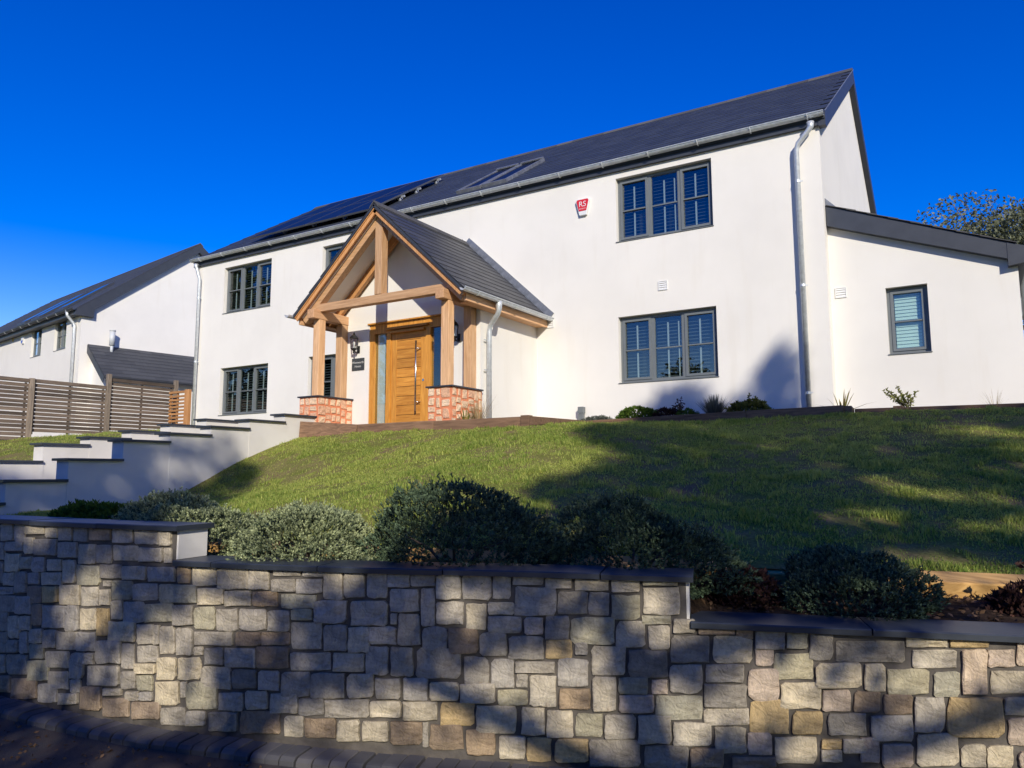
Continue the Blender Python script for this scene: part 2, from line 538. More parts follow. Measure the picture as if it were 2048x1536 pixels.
def vnoise(x, y, seed=0):
    """smooth value noise, arrays in, 0..1 out"""
    x = np.asarray(x, float); y = np.asarray(y, float)
    xi, yi = np.floor(x).astype(int), np.floor(y).astype(int)
    xf, yf = x - xi, y - yi
    def h(a, b):
        n = (a * 374761393 + b * 668265263 + seed * 974711) & 0x7fffffff
        n = ((n ^ (n >> 13)) * 1274126177) & 0x7fffffff
        return ((n ^ (n >> 16)) & 0xffff) / 65535.0
    u, w = xf * xf * (3 - 2 * xf), yf * yf * (3 - 2 * yf)
    return (h(xi, yi) * (1 - u) + h(xi + 1, yi) * u) * (1 - w) + (h(xi, yi + 1) * (1 - u) + h(xi + 1, yi + 1) * u) * w

def fbm(x, y, seed=0, o=4):
    s, a, t = 0, 0.5, 0
    for i in range(o):
        s = s + a * vnoise(np.asarray(x) * 2 ** i, np.asarray(y) * 2 ** i, seed + i); t += a; a *= 0.5
    return s / t

def wall_holes(mb, P, u0, u1, v0, v1, holes, depth):
    """a sheet with rectangular openings and their reveals"""
    us = sorted({u0, u1, *[h[0] for h in holes], *[h[1] for h in holes]})
    vv = sorted({v0, v1, *[h[2] for h in holes], *[h[3] for h in holes]})
    for a, b in zip(us, us[1:]):
        for c, d in zip(vv, vv[1:]):
            mu, mv = (a + b) / 2, (c + d) / 2
            if any(h[0] < mu < h[1] and h[2] < mv < h[3] for h in holes):
                continue
            mb.add([P(a, c, 0), P(b, c, 0), P(b, d, 0), P(a, d, 0)], [(0, 1, 2, 3)])
    for a, b, c, d in holes:
        q = [(a, c), (b, c), (b, d), (a, d)]
        for i in range(4):
            (ua, va), (ub, vb) = q[i], q[(i + 1) % 4]
            mb.add([P(ub, vb, 0), P(ua, va, 0), P(ua, va, depth), P(ub, vb, depth)], [(0, 1, 2, 3)])

# ------------------------------------------------------------------ ground, terraces, lawn
def grid_sheet(name, X, Y, Z, mat):
    ny, nx = X.shape
    v = np.stack([X, Y, Z], -1).reshape(-1, 3)
    i = np.arange(ny * nx).reshape(ny, nx)
    f = np.stack([i[:-1, :-1], i[:-1, 1:], i[1:, 1:], i[1:, :-1]], -1).reshape(-1, 4)
    me = bpy.data.meshes.new(name)
    me.from_pydata(v.tolist(), [], f.tolist())
    me.polygons.foreach_set('use_smooth', [True] * len(me.polygons))
    me.materials.append(MATS[mat])
    return tag(place(name, me), kind='structure')

PX = [-14, -9, -7.5, -6.46, -5.26, -4.5, -3.8, -3.2, -2.6, -2, -1.4, -0.8, 0.14, 1.5, 3, 8]
PY = [3.0, 2.95, 2.93, 2.95, 3.03, 3.12, 3.30, 3.47, 3.68, 3.89, 4.08, 4.27, 4.57, 5.0, 5.45, 7.0]
_xs = np.arange(-14, 8, 0.02)
_ys = np.interp(_xs, PX, PY)
_k = np.exp(-np.linspace(-2, 2, 41) ** 2); _k /= _k.sum()
_ys = np.convolve(np.pad(_ys, 20, mode='edge'), _k, 'valid')
_s = np.concatenate([[0], np.cumsum(np.hypot(np.diff(_xs), np.diff(_ys)))])
def path(u):
    x, y = float(np.interp(u, _s, _xs)), float(np.interp(u, _s, _ys))
    x2, y2 = float(np.interp(u + 0.05, _s, _xs)), float(np.interp(u + 0.05, _s, _ys))
    x1, y1 = float(np.interp(u - 0.05, _s, _xs)), float(np.interp(u - 0.05, _s, _ys))
    l = math.hypot(x2 - x1, y2 - y1)
    return x, y, (x2 - x1) / l, (y2 - y1) / l
def u_of_x(x):
    return float(np.interp(x, _xs, _s))
def PW(u, z, d=0.0):
    """front wall: u along its length, z up, d inwards from the stone face"""
    x, y, tx, ty = path(u)
    return (x - ty * d, y + tx * d, z)

lX = [-12, -7.5, -5, -3.6, -1.19, -0.34, 0.2, 1.5, 3, 12]
lY = [4.0, 4.0, 4.1, 4.4, 5.12, 5.56, 5.80, 6.3, 6.8, 9.0]
lZ = [1.08, 1.08, 1.06, 1.04, 1.0, 0.95, 0.93, 0.9, 0.9, 0.9]
def lawn_z(X, Y):
    X, Y = np.asarray(X, float), np.asarray(Y, float)
    yl, zl = np.interp(X, lX, lY), np.interp(X, lX, lZ)
    s = np.clip((Y - yl) / (9.7 - yl), 0, 1)
    w = np.clip((X + 9) / 4, 0, 1)
    p = np.interp(s, [0, .45, .57, .72, .86, 1], [0, .12, .23, .56, .8, 1]) * (1 - w) + s ** 1.05 * w
    za = zl + (2.33 - zl) * p + np.clip(Y - 9.7, 0, 3) * 0.055
    sb = np.clip((Y - yl) / (11.7 - yl), 0, 1)
    zb = zl + (2.45 - zl) * sb ** 1.1
    k = np.clip((X + 5.2) / 3.5, 0, 1); k = k * k * (3 - 2 * k)
    return za * (1 - k) + zb * k + 0.05 * (fbm(X * 0.9, Y * 0.9, 3) - 0.5)
def side_z(X, Y):
    return np.interp(Y, [3, 4, 6, 7, 8, 9.3, 11, 13.5], [1.0, 1.2, 1.75, 2.02, 2.26, 2.5, 2.63, 2.7]) + 0.05 * (fbm(np.asarray(X) * 0.9, np.asarray(Y) * 0.9, 5) - 0.5)

grid_sheet('road', *np.meshgrid([-300, -20, 20, 300], [-300, -20, 2.8, 9, 300.0]), np.zeros((5, 4)) - 0.0, 'road')
grid_sheet('bounce_sheet', *np.meshgrid([-22.0, -8.0, 4.0, 16.0], [-7.5, -3.0, 0.0, 1.85]), np.zeros((4, 4)) + 0.006, 'bounce_gravel')  # unseen pale sheet added to bounce warm sunlight onto the stone wall
g = np.linspace(0, 1, 90)
gx = np.linspace(-10.35, 12, 150)
GX = np.repeat(gx[None], 90, 0)
gx = np.sort(np.append(gx, [-5.76, -5.74]))
GX = np.repeat(gx[None], 90, 0)
yl = np.interp(gx, lX, lY); yu = np.where(gx < -5.75, 9.76, 12.0)
GY = yl[None] + (yu - yl)[None] * g[:, None]
grid_sheet('lawn', GX, GY, lawn_z(GX, GY), 'lawn_soil')
sx, sy = np.meshgrid(np.linspace(-30, -12.45, 60), np.linspace(3.0, 13.6, 50))
grid_sheet('side_lawn', sx, sy, side_z(sx, sy), 'lawn_soil')
MBt = MB()
MBt.add([(-12.6, 9.7, 2.34), (-5.3, 9.7, 2.34), (-5.3, 11.8, 2.34), (-12.6, 11.8, 2.34)], [(0, 1, 2, 3)])
MBt.add([(-120, 13.55, 2.34), (-12.6, 13.55, 2.34), (-12.6, 11.8, 2.34), (60, 11.8, 2.34), (60, 160, 2.34), (-120, 160, 2.34)], [(0, 1, 2, 3, 4, 5)])
tag(place('terrace', MBt.mesh('terrace', 'gravel')), kind='structure')
# bed behind the front wall, its level following the copings
bu = np.linspace(u_of_x(-13), u_of_x(6), 120)
rows = []
for u in bu:
    a = np.array(PW(u, 0, 0.18)[:2])
    yb = float(np.interp(a[0], lX, lY)) + 0.12
    zt = 0.80 if a[0] > -1.45 else 0.98
    rows.append([(a[0], a[1] + (yb - a[1]) * k, zt + (float(np.interp(a[0], lX, lZ)) - 0.10 - zt) * k) for k in np.linspace(0, 1, 6)])
R_ = np.array(rows).transpose(1, 0, 2)
grid_sheet('planting_bed', R_[..., 0], R_[..., 1], R_[..., 2] + 0.03 * fbm(R_[..., 0] * 4, R_[..., 1] * 4, 9), 'soil')
MBb = MB()
MBb.box(-5.75, -1.5, 11.83, 12.74, 2.2, 2.50).box(-1.5, 3.0, 12.0, 13.04, 2.2, 2.44)
tag(place('border_soil', MBb.mesh('border_soil', 'soil')), kind='structure')

# ------------------------------------------------------------------ stone laying
def lay_stones(cols, rows_, mask, wmin, wmax, hmin, hmax, seed):
    r = random.Random(seed)
    occ = [[mask(c, k) for c in range(cols)] for k in range(rows_)]      # True = blocked
    out = []
    for k in range(rows_):
        for c in range(cols):
            if occ[k][c]: continue
            w = 0
            while c + w < cols and not occ[k][c + w] and w < wmax + wmin: w += 1
            if w >= wmin + wmin:
                want = r.randint(wmin, wmax)
                if w - want < wmin and w <= wmax: want = w
                elif w - want < wmin: want = w - wmin
                w = min(w, max(wmin, want))
            hgt = r.randint(hmin, hmax)
            if w >= wmax - 1: hgt = min(hgt, hmin + 1 + r.randint(0, 1))
            if w <= wmin: hgt = max(hgt, hmin + 1)
            h = 0
            while h < hgt and k + h < rows_ and not any(occ[k + h][c + i] for i in range(w)): h += 1
            # do not leave a thin strip under it
            while h < hgt + hmin - 1 and k + h < rows_ and not any(occ[k + h][c + i] for i in range(w)) and \
                    (k + h + hmin > rows_ or any(occ[min(k + h + hmin - 1, rows_ - 1)][c + i] for i in range(w))): h += 1
            for a in range(h):
                for i in range(w): occ[k + a][c + i] = True
            out.append((c, k, w, h))
    return out

def stone_piece(P, q, gap, proud, mat, parent, r, into=None):
    """one stone on the four corners q (u, v), counter-clockwise from lower left; chipped outline, bevelled proud face"""
    w = (q[1][0] - q[0][0] + q[2][0] - q[3][0]) / 2
    h = (q[3][1] - q[0][1] + q[2][1] - q[1][1]) / 2
    if w < 0.02 or h < 0.02: return
    gu, gv = min(0.3, gap / w), min(0.3, gap / h)
    def B(a, b_):
        a, b_ = gu / 2 + a * (1 - gu), gv / 2 + b_ * (1 - gv)
        return tuple((q[0][k] * (1 - a) + q[1][k] * a) * (1 - b_) + (q[3][k] * (1 - a) + q[2][k] * a) * b_ for k in (0, 1))
    m = min(w, h)
    ring = []
    for side in range(4):
        L = w if side % 2 == 0 else h
        D = h if side % 2 == 0 else w
        c0, c1 = m / L * r.uniform(0.01, 0.18), m / L * r.uniform(0.01, 0.18)
        bow = r.uniform(-0.03, 0.02) * m / D
        for t_ in (c0, r.uniform(0.28, 0.42), r.uniform(0.58, 0.72), 1 - c1):
            e = r.uniform(-0.015, 0.045) * m / D + bow * math.sin(math.pi * t_)
            ring.append(((t_, e), (1 - e, t_), (1 - t_, 1 - e), (e, 1 - t_))[side])
    n = len(ring)
    pr = proud * r.uniform(0.6, 1.25)
    tu, tv = r.uniform(-0.035, 0.035), r.uniform(-0.035, 0.035)
    cu, cv = B(0.5, 0.5)
    ed = min(0.005, 0.045 * m)
    lift = lambda u_, v_: (u_ - cu) * tu + (v_ - cv) * tv
    vs = []
    for a, b_ in ring:
        u_, v_ = B(a, b_); vs.append(P(u_, v_, 0.004))
    for a, b_ in ring:
        u_, v_ = B(a, b_); vs.append(P(u_, v_, -pr * 0.8 - lift(u_, v_)))
    for a, b_ in ring:
        k = r.uniform(0.7, 1.6)
        a2, b2 = 0.5 + (a - 0.5) * (1 - 2 * ed * k / w), 0.5 + (b_ - 0.5) * (1 - 2 * ed * k / h)
        u_, v_ = B(a2, b2); vs.append(P(u_, v_, -pr - lift(u_, v_) + r.uniform(-0.003, 0.003)))
    for k in range(4):
        u_, v_ = B((0.3, 0.7, 0.7, 0.3)[k] + r.uniform(-.06, .06), (0.3, 0.3, 0.7, 0.7)[k] + r.uniform(-.06, .06))
        vs.append(P(u_, v_, -pr - lift(u_, v_) - r.uniform(-0.003, 0.008)))
    fs = []
    for i in range(n):
        j = (i + 1) % n
        fs += [(i, j, n + j, n + i), (n + i, n + j, 2 * n + j, 2 * n + i)]
        side = i // 4
        fs.append((2 * n + i, 2 * n + j, 3 * n + (side if i % 4 < 2 else (side + 1) % 4)))
        if i % 4 == 1: fs.append((2 * n + j, 3 * n + (side + 1) % 4, 3 * n + side))
    fs.append((3 * n, 3 * n + 1, 3 * n + 2, 3 * n + 3))
    if into is not None:
        into.add(vs, fs)
    else:
        MB().add(vs, fs).build('stone', mat, parent)

# ------------------------------------------------------------------ front retaining wall
STONES = """g 7621 1127 7776 1133 7758 1266 7602 1262
g 7787 1122 7923 1127 7906 1268 7769 1264
b 7936 1185 8162 1193 8153 1271 7926 1265
b 8184 1168 8324 1173 8313 1270 8172 1266
g 8330 1154 8490 1160 8478 1269 8318 1264
g 8508 1153 8662 1159 8651 1270 8497 1266
r 8685 1167 8901 1175 8893 1273 8675 1267
g 8923 1158 9117 1165 9108 1270 8914 1265
g 9141 1155 9359 1163 9351 1271 9132 1265
g 9374 1157 9476 1161 9469 1267 9366 1264
g 7489 977 7678 987 7661 1114 7469 1106
g 7690 1052 7900 1062 7892 1126 7681 1118
b 7922 1042 8045 1048 8031 1162 7908 1158
g 8060 1037 8320 1049 8307 1161 8046 1151
g 8343 1034 8559 1044 8548 1148 8331 1140
b 8586 1003 8764 1011 8751 1143 8572 1136
g 8768 1015 8930 1022 8920 1144 8757 1138
g 8944 1041 9179 1051 9171 1150 8935 1142
g 9197 1042 9407 1051 9400 1144 9190 1136
g 9420 1047 9484 1049 9477 1144 9414 1142
g 7493 800 7689 813 7668 973 7468 962
b 7698 899 7891 910 7875 1042 7680 1033
n 7889 927 8039 935 8028 1024 7878 1017
g 8048 916 8194 924 8182 1026 8035 1019
b 8224 936 8396 946 8387 1022 8216 1013
b 8423 861 8560 870 8544 1025 8406 1018
n 8578 858 8822 873 8810 1006 8564 994
d 8829 917 9031 928 9023 1018 8821 1009
g 9036 918 9265 931 9258 1017 9029 1006
g 9286 920 9524 932 9518 1026 9279 1015
g 7698 796 7833 805 7820 900 7685 893
g 7848 749 7993 759 7974 915 7828 907
g 7995 826 8134 835 8125 915 7984 907
b 8158 829 8402 845 8392 933 8147 919
g 7591 725 7827 742 7821 793 7584 777
r 8002 693 8182 706 8168 823 7987 811
o 8200 713 8375 726 8362 833 8187 822
b 8395 706 8620 723 8607 858 8380 843
b 8641 719 8823 733 8810 860 8628 848
b 8835 737 8934 743 8925 848 8825 842
g 8858 865 8936 869 8933 905 8854 901
n 8953 783 9147 795 9138 917 8942 906
g 9158 791 9383 806 9374 912 9149 900
n 9403 792 9700 808 9694 920 9395 906
g 7609 598 7869 619 7854 735 7592 716
g 7876 602 8069 617 8053 744 7859 731
r 8082 539 8206 550 8188 698 8064 689
g 8221 535 8475 558 8458 711 8203 692
g 8483 534 8625 547 8607 720 8464 709
b 8644 559 8813 574 8800 715 8629 703
o 8822 533 8941 544 8925 724 8804 716
b 8958 655 9068 663 9058 785 8947 777
g 9075 642 9271 657 9261 788 9064 775
n 9275 659 9521 677 9514 794 9266 778
g 7608 458 7792 475 7774 608 7589 593
b 7815 426 7951 439 7932 591 7794 579
g 7945 492 8073 504 8061 604 7932 593
g 8075 413 8228 428 8216 527 8062 513
g 8237 400 8392 415 8378 533 8223 519
g 8397 402 8621 425 8608 544 8383 523
g 8625 412 8819 431 8807 559 8612 542
g 8834 354 9070 377 9057 526 8820 506
b 8931 505 9194 528 9184 657 8920 637
g 9215 517 9364 530 9354 650 9206 639
g 9370 527 9416 530 9407 651 9362 648
g 9426 470 9547 480 9536 653 9413 645
g 7630 305 7808 323 7789 469 7609 452
g 7808 323 7945 337 7934 424 7796 411
g 7965 333 8061 343 8042 490 7946 481
n 8079 305 8246 322 8235 423 8066 407
g 8281 265 8548 295 8536 406 8268 378
g 8555 225 8715 244 8699 409 8537 392
g 8706 335 8807 346 8801 419 8699 409
g 9085 346 9198 357 9185 512 9072 502
g 9231 403 9410 420 9403 520 9222 504
b 9410 310 9569 325 9561 457 9400 443
g 7630 155 7796 174 7778 306 7611 288
g 7818 163 8074 192 8056 332 7799 305
n 8084 154 8324 182 8308 318 8067 292
g 8325 122 8554 151 8541 274 8311 248
g 8752 202 9064 237 9053 361 8740 329
g 9091 220 9227 236 9218 342 9082 328
b 9210 325 9394 344 9389 408 9205 391
n 9242 225 9378 239 9371 332 9234 318
b 9405 152 9603 172 9595 316 9394 297
r 7649 18 7879 47 7864 160 7633 133
r 7894 3 8199 43 8182 184 7875 147
g 8217 21 8433 49 8419 173 8202 146
g 8466 43 8666 70 8659 140 8458 115
g 8586 134 8689 147 8680 232 8576 220
r 8695 33 8908 60 8894 211 8679 187
g 8925 159 9094 178 9091 220 8921 201
r 8934 23 9174 54 9165 170 8924 142
g 9137 150 9257 164 9252 219 9132 205
g 9264 165 9378 178 9374 230 9259 218
r 9208 43 9451 73 9444 175 9200 148
g 9464 37 9659 57 9653 162 9456 142
r 9542 922 9643 927 9635 1047 9534 1043
b 9668 913 9846 921 9839 1054 9661 1048
b 9862 899 10090 909 10083 1065 9854 1058
g 10085 903 10238 909 10231 1058 10078 1053
g 10264 996 10450 1003 10448 1056 10261 1050
g 10469 999 10609 1004 10607 1057 10467 1052
g 10615 867 10746 872 10741 1060 10609 1057
g 10753 884 10883 889 10879 1063 10748 1059
b 9712 796 9908 806 9903 908 9706 900
b 9917 798 10109 807 10105 898 9912 890
r 10121 807 10300 815 10296 900 10117 893
g 10257 899 10420 905 10417 984 10254 978
g 10425 896 10603 903 10600 987 10422 981
n 10324 803 10567 814 10564 895 10321 885
g 9527 656 9685 666 9678 796 9519 788
n 9691 645 9857 654 9850 788 9683 780
g 9865 645 10017 653 10010 787 9858 780
g 10032 660 10223 670 10218 795 10025 786
g 10235 660 10394 669 10389 796 10230 789
n 10401 736 10541 743 10539 807 10398 801
g 10557 728 10771 738 10768 869 10553 860
p 10771 821 10790 822 10789 866 10769 865
g 9561 476 9687 485 9678 651 9550 643
g 9697 544 9986 562 9982 645 9692 628
r 10016 564 10190 575 10187 654 10012 645
r 10195 577 10391 588 10388 662 10192 651
g 10404 565 10611 577 10606 736 10398 726
g 10624 568 10779 577 10776 728 10619 720
b 10786 568 10920 575 10917 718 10782 712
g 9700 486 9766 490 9763 539 9698 534
d 9785 430 9922 439 9917 542 9779 533
g 9935 426 10163 442 10158 557 9930 542
r 10170 437 10392 452 10387 580 10164 567
g 10404 442 10675 459 10672 563 10400 547
g 10691 452 10891 464 10888 568 10688 558
b 9585 325 9761 339 9753 473 9576 460
g 9770 282 9984 299 9977 435 9762 420
d 9998 306 10170 319 10165 429 9993 417
g 10185 308 10328 319 10324 434 10180 424
g 10346 287 10539 301 10534 438 10340 425
g 10547 287 10766 303 10763 447 10542 433
g 10786 309 10954 319 10951 458 10783 448
b 9614 221 9655 225 9650 317 9608 314
n 9663 156 9885 175 9876 333 9653 316
g 9902 166 10080 181 10076 287 9897 273
g 10096 187 10252 200 10248 309 10091 297
g 10272 179 10459 194 10455 308 10268 294
d 10469 187 10635 200 10632 294 10465 281
g 10647 188 10926 208 10923 308 10644 288
g 9666 53 9809 67 9805 152 9660 139
d 9836 37 10045 56 10040 169 9830 151
r 10070 46 10343 71 10338 197 10064 174
b 10371 54 10505 66 10501 184 10367 173
r 10512 58 10717 76 10714 187 10508 171
b 10728 58 10871 70 10868 191 10725 180
g 10896 887 11028 891 11024 1061 10892 1058
g 11031 954 11167 958 11166 1060 11029 1057
g 11173 964 11325 968 11324 1060 11172 1057
b 11334 893 11481 898 11480 1058 11332 1054
g 11488 894 11665 900 11664 1057 11487 1052
g 11672 907 11777 911 11777 1059 11673 1057
g 11789 989 11963 994 11964 1060 11789 1056
g 10804 721 11032 731 11030 878 10801 870
g 11048 813 11229 820 11227 947 11046 941
g 11242 740 11321 743 11319 955 11239 952
g 11332 748 11497 755 11496 883 11331 877
b 11513 726 11632 731 11632 879 11512 876
b 11643 819 11797 824 11797 892 11643 887
g 11801 817 12037 826 12038 985 11801 978
g 11052 743 11094 745 11093 803 11051 802
g 11101 623 11237 629 11234 810 11097 805
g 10921 620 11088 628 11086 729 10918 722
g 11250 602 11399 609 11398 736 11249 730
r 11411 594 11582 602 11581 740 11410 734
g 11643 718 11836 726 11836 813 11643 806
p 11855 717 11963 722 11964 813 11856 809
g 11595 585 11752 592 11752 719 11594 713
g 11763 575 11962 585 11963 711 11763 702
g 10903 443 11042 451 11039 614 10899 608
g 11057 445 11194 453 11192 617 11054 611
g 11212 446 11485 460 11484 625 11210 613
g 11502 423 11649 432 11648 585 11501 578
g 11662 414 11794 421 11794 579 11662 573
g 11803 503 12026 514 12026 575 11804 565
g 11807 427 11872 430 11872 499 11807 496
g 10966 311 11122 321 11120 439 10963 431
g 11137 320 11288 329 11287 450 11135 442
b 11298 326 11470 336 11469 435 11297 426
b 11480 321 11686 334 11686 440 11480 428
n 11700 323 11869 333 11870 414 11701 405
b 11885 328 12034 337 12035 502 11886 494
b 10934 207 11126 219 11124 312 10932 300
b 11139 208 11343 221 11342 323 11137 311
o 11365 191 11561 204 11561 328 11364 317
b 11575 168 11806 183 11807 328 11575 314
b 11834 172 11969 181 11970 326 11834 318
b 10889 72 11046 84 11044 195 10887 184
r 11063 66 11254 79 11253 206 11061 194
g 11260 69 11291 71 11290 205 11258 203
r 11303 57 11498 71 11497 207 11302 194
r 11516 43 11685 55 11684 191 11516 180
b 11712 35 11858 46 11858 169 11712 159
o 11868 36 12002 46 12003 168 11868 158
g 11980 976 12126 980 12127 1057 11981 1053
b 12146 967 12335 974 12337 1046 12147 1041
g 12353 967 12504 972 12506 1051 12354 1047
n 12526 1009 12711 1015 12712 1057 12527 1052
d 12045 836 12217 842 12218 962 12047 957
g 12223 836 12335 841 12337 963 12225 959
n 12348 816 12501 822 12504 954 12350 948
g 12520 852 12720 860 12724 1000 12523 993
d 11978 693 12110 699 12111 828 11979 823
n 12121 677 12360 689 12363 829 12123 819
g 12371 671 12531 679 12534 813 12374 806
n 12514 799 12669 806 12670 851 12515 845
g 12545 668 12662 674 12665 799 12548 794
d 12682 760 12797 766 12800 838 12684 834
r 12815 761 12999 769 13001 826 12817 818
d 12664 607 12867 619 12872 758 12668 748
o 11977 591 12124 598 12125 696 11978 689
d 12143 619 12212 623 12213 687 12144 684
g 12040 440 12213 450 12216 600 12041 591
g 12229 516 12422 527 12425 681 12232 671
d 12434 516 12647 528 12651 671 12437 660
g 12652 446 12820 457 12825 606 12656 596
r 12052 324 12223 335 12224 442 12053 432
g 12238 324 12366 333 12370 515 12241 508
n 12380 424 12538 435 12539 518 12381 509
p 12559 436 12643 441 12645 514 12561 509
p 12381 327 12566 340 12569 432 12383 419
n 12578 305 12819 323 12823 445 12581 429
b 11981 162 12126 173 12128 322 11983 312
n 12139 186 12292 197 12294 317 12141 307
g 12301 186 12465 199 12468 324 12303 312
g 12478 174 12654 188 12658 332 12481 320
b 12666 176 12867 192 12871 313 12670 298
o 12022 40 12207 55 12209 175 12024 162
d 12212 30 12491 53 12494 194 12214 172
d 12513 55 12741 75 12744 184 12515 165
r 13008 746 13093 750 13096 827 13011 824
g 13101 697 13250 705 13255 826 13106 820
n 13261 710 13363 715 13368 821 13265 816
d 13370 659 13481 665 13489 824 13378 819
b 12884 616 13086 628 13091 763 12889 753
p 13100 615 13193 621 13197 705 13103 700
n 13192 550 13381 561 13387 694 13198 684
b 13392 520 13612 534 13619 660 13398 647
g 12844 514 13040 526 13044 617 12847 606
p 13061 437 13213 447 13220 604 13067 595
b 13218 403 13414 417 13421 551 13224 539
p 13422 409 13556 418 13562 518 13427 510
d 12832 385 13051 400 13056 518 12835 504
o 13060 270 13255 285 13262 450 13067 437
o 13270 284 13413 295 13419 404 13275 394
d 13442 290 13623 304 13628 413 13447 400
g 12829 295 13056 312 13059 394 12831 378
b 12880 155 13037 168 13043 305 12885 294
p 13048 164 13169 173 13173 282 13052 272
b 13180 134 13379 151 13385 277 13185 262
o 13408 223 13502 231 13504 276 13410 269
g 13508 209 13620 218 13624 288 13512 279
b 13404 160 13501 168 13504 226 13407 218
r 12752 76 12922 91 12926 187 12755 173
r 12964 94 13182 113 13184 167 12966 149
g 13551 777 13665 782 13667 824 13553 819
g 13680 772 13818 779 13820 823 13683 817
b 13833 746 14019 755 14023 825 13837 816
o 14034 755 14203 763 14207 826 14038 818
g 14228 778 14310 782 14313 827 14231 823
p 14323 681 14410 686 14421 831 14333 827
d 13498 653 13821 671 13827 775 13503 759
b 13855 645 14056 656 14062 744 13861 733
p 14073 531 14184 538 14198 751 14087 745
p 14196 668 14313 674 14319 757 14202 751
b 13629 520 13724 526 13731 658 13636 653
n 13732 511 13923 524 13930 644 13739 633
n 13944 511 14063 519 14071 641 13952 634
b 14200 541 14382 553 14390 660 14207 650
r 13572 414 13694 422 13699 522 13577 514
r 13708 414 13841 424 13847 516 13713 508
g 13846 339 13980 349 13991 513 13856 504
o 13995 319 14240 338 14253 528 14007 512
b 14252 448 14375 456 14382 541 14258 533
g 13645 280 13834 294 13842 416 13652 403
p 14258 306 14365 314 14374 442 14267 434
p 13591 171 13676 178 13683 300 13597 294
p 13686 156 13832 169 13839 278 13692 266
b 13846 173 14035 189 14045 343 13855 328
b 14047 187 14153 196 14161 301 14054 292
b 14160 196 14273 206 14280 305 14167 296
p 14297 208 14375 215 14380 287 14303 281"""
def front_wall():
    wall = empty('stone_wall', (-3.2, 3.5, 0), 'long curved retaining wall of squared grey rubble stones below the lawn', 'wall')
    ua, ub = u_of_x(-4.5), u_of_x(-1.4)
    us, ue = u_of_x(-8.6), u_of_x(2.6)
    tops = lambda u: 1.255 if u < ua else (1.035 if u < ub else 0.795)
    core = MB()
    for a, b_ in ((u_of_x(-13), ua), (ua, ub), (ub, u_of_x(5))):
        zt = tops((a + b_) / 2)
        n = max(2, int((b_ - a) / 0.12))
        P = [a + (b_ - a) * i / n for i in range(n + 1)]
        vs, fs = [], []
        for u in P:
            vs += [PW(u, -0.25, 0), PW(u, zt, 0), PW(u, zt, 0.26), PW(u, -0.25, 0.26)]
        for i in range(n):
            q = i * 4
            fs += [(q, q + 4, q + 5, q + 1), (q + 1, q + 5, q + 6, q + 2), (q + 2, q + 6, q + 7, q + 3)]
        fs += [(0, 1, 2, 3), (n * 4 + 3, n * 4 + 2, n * 4 + 1, n * 4)]
        core.add(vs, fs)
    core.build('mortar_core', 'mortar', wall)
    r = random.Random(3)
    low = []
    for line in STONES.split('\n'):
        k, *n_ = line.split()
        n_ = [int(x) / 1000 for x in n_]
        q = [(n_[0], n_[1]), (n_[2], n_[3]), (n_[4], n_[5]), (n_[6], n_[7])]
        zt = tops((q[0][0] + q[1][0]) / 2) - 0.003
        q = [(a, min(b_, zt)) for a, b_ in q]
        low.append((q[0][0], q[1][0], min(q[0][1], q[1][1])))
        stone_piece(PW, q, -0.0025, 0.018, 'rubble_' + KINDS[k][0], wall, r)
    # the stretches beyond the picture's edges
    ul, ur = min(a for a, _, _ in low), max(b_ for _, b_, _ in low)
    cell = 0.045
    cols, nr = int((ue - us) / cell), int(1.30 / cell)
    def blocked(c, k):
        a, z = us + (c + 0.5) * cell, 1.255 - (k + 0.5) * cell
        if z + 0.5 * cell > tops(a) + 0.001: return True
        if a < ul - 0.03 or a > ur + 0.03: return False
        zl = min([l[2] for l in low if l[0] - 0.05 < a < l[1] + 0.05] + [1.2])
        return zl < 0.12 or z + 0.5 * cell > zl - 0.012
    fill = MB()
    for c, k, w, h in lay_stones(cols, nr, blocked, 4, 8, 3, 6, 5):
        zt = min(1.255 - k * cell, tops(us + (c + w / 2) * cell) - 0.004)
        a, b_, z = us + c * cell, us + (c + w) * cell, 1.255 - (k + h) * cell
        stone_piece(PW, [(a, z), (b_, z), (b_, zt), (a, zt)], 0.02, 0.026, None, None, r, fill)
    tag(fill.build('stone_field', 'rubble_grey', wall), kind='stuff')
    # rendered returns at the two steps
    for u, z0, z1 in ((ua, 1.07, 1.255), (ub, 0.83, 1.035)):
        MB().pbox(PW, u + 0.001, u + 0.016, z0 + 0.002, z1, 0.004, 0.262).build('end_render', 'render_wall', wall)
    # slate copings
    for a, b_, zt in ((u_of_x(-12.9), ua + 0.045, 1.29), (ua + 0.018, ub + 0.045, 1.07), (ub + 0.018, u_of_x(4.9), 0.83)):
        ed = [a]
        first = 0.30 if zt == 1.07 else (0.9 if zt < 1 else 0.62)
        ed.append(a + first)
        while ed[-1] < b_ - 0.5: ed.append(ed[-1] + r.uniform(0.72, 0.92))
        ed[-1] = b_
        for p, q in zip(ed, ed[1:]):
            n = 4
            lift = r.uniform(-0.003, 0.003)
            vs, fs = [], []
            for i in range(n + 1):
                u = p + 0.004 + (q - p - 0.008) * i / n
                for z, d in ((zt - 0.034, -0.045), (zt - 0.006, -0.048), (zt, -0.042), (zt, 0.30), (zt - 0.034, 0.30)):
                    vs.append(PW(u, z + lift, d))
            for i in range(n):
                o = i * 5
                for j in range(5):
                    fs.append((o + j, o + (j + 1) % 5, o + 5 + (j + 1) % 5, o + 5 + j))
            fs += [(4, 3, 2, 1, 0), tuple(n * 5 + j for j in range(5))]
            MB().add(vs, [tuple(reversed(f)) for f in fs]).build('coping_slab', 'coping', wall)
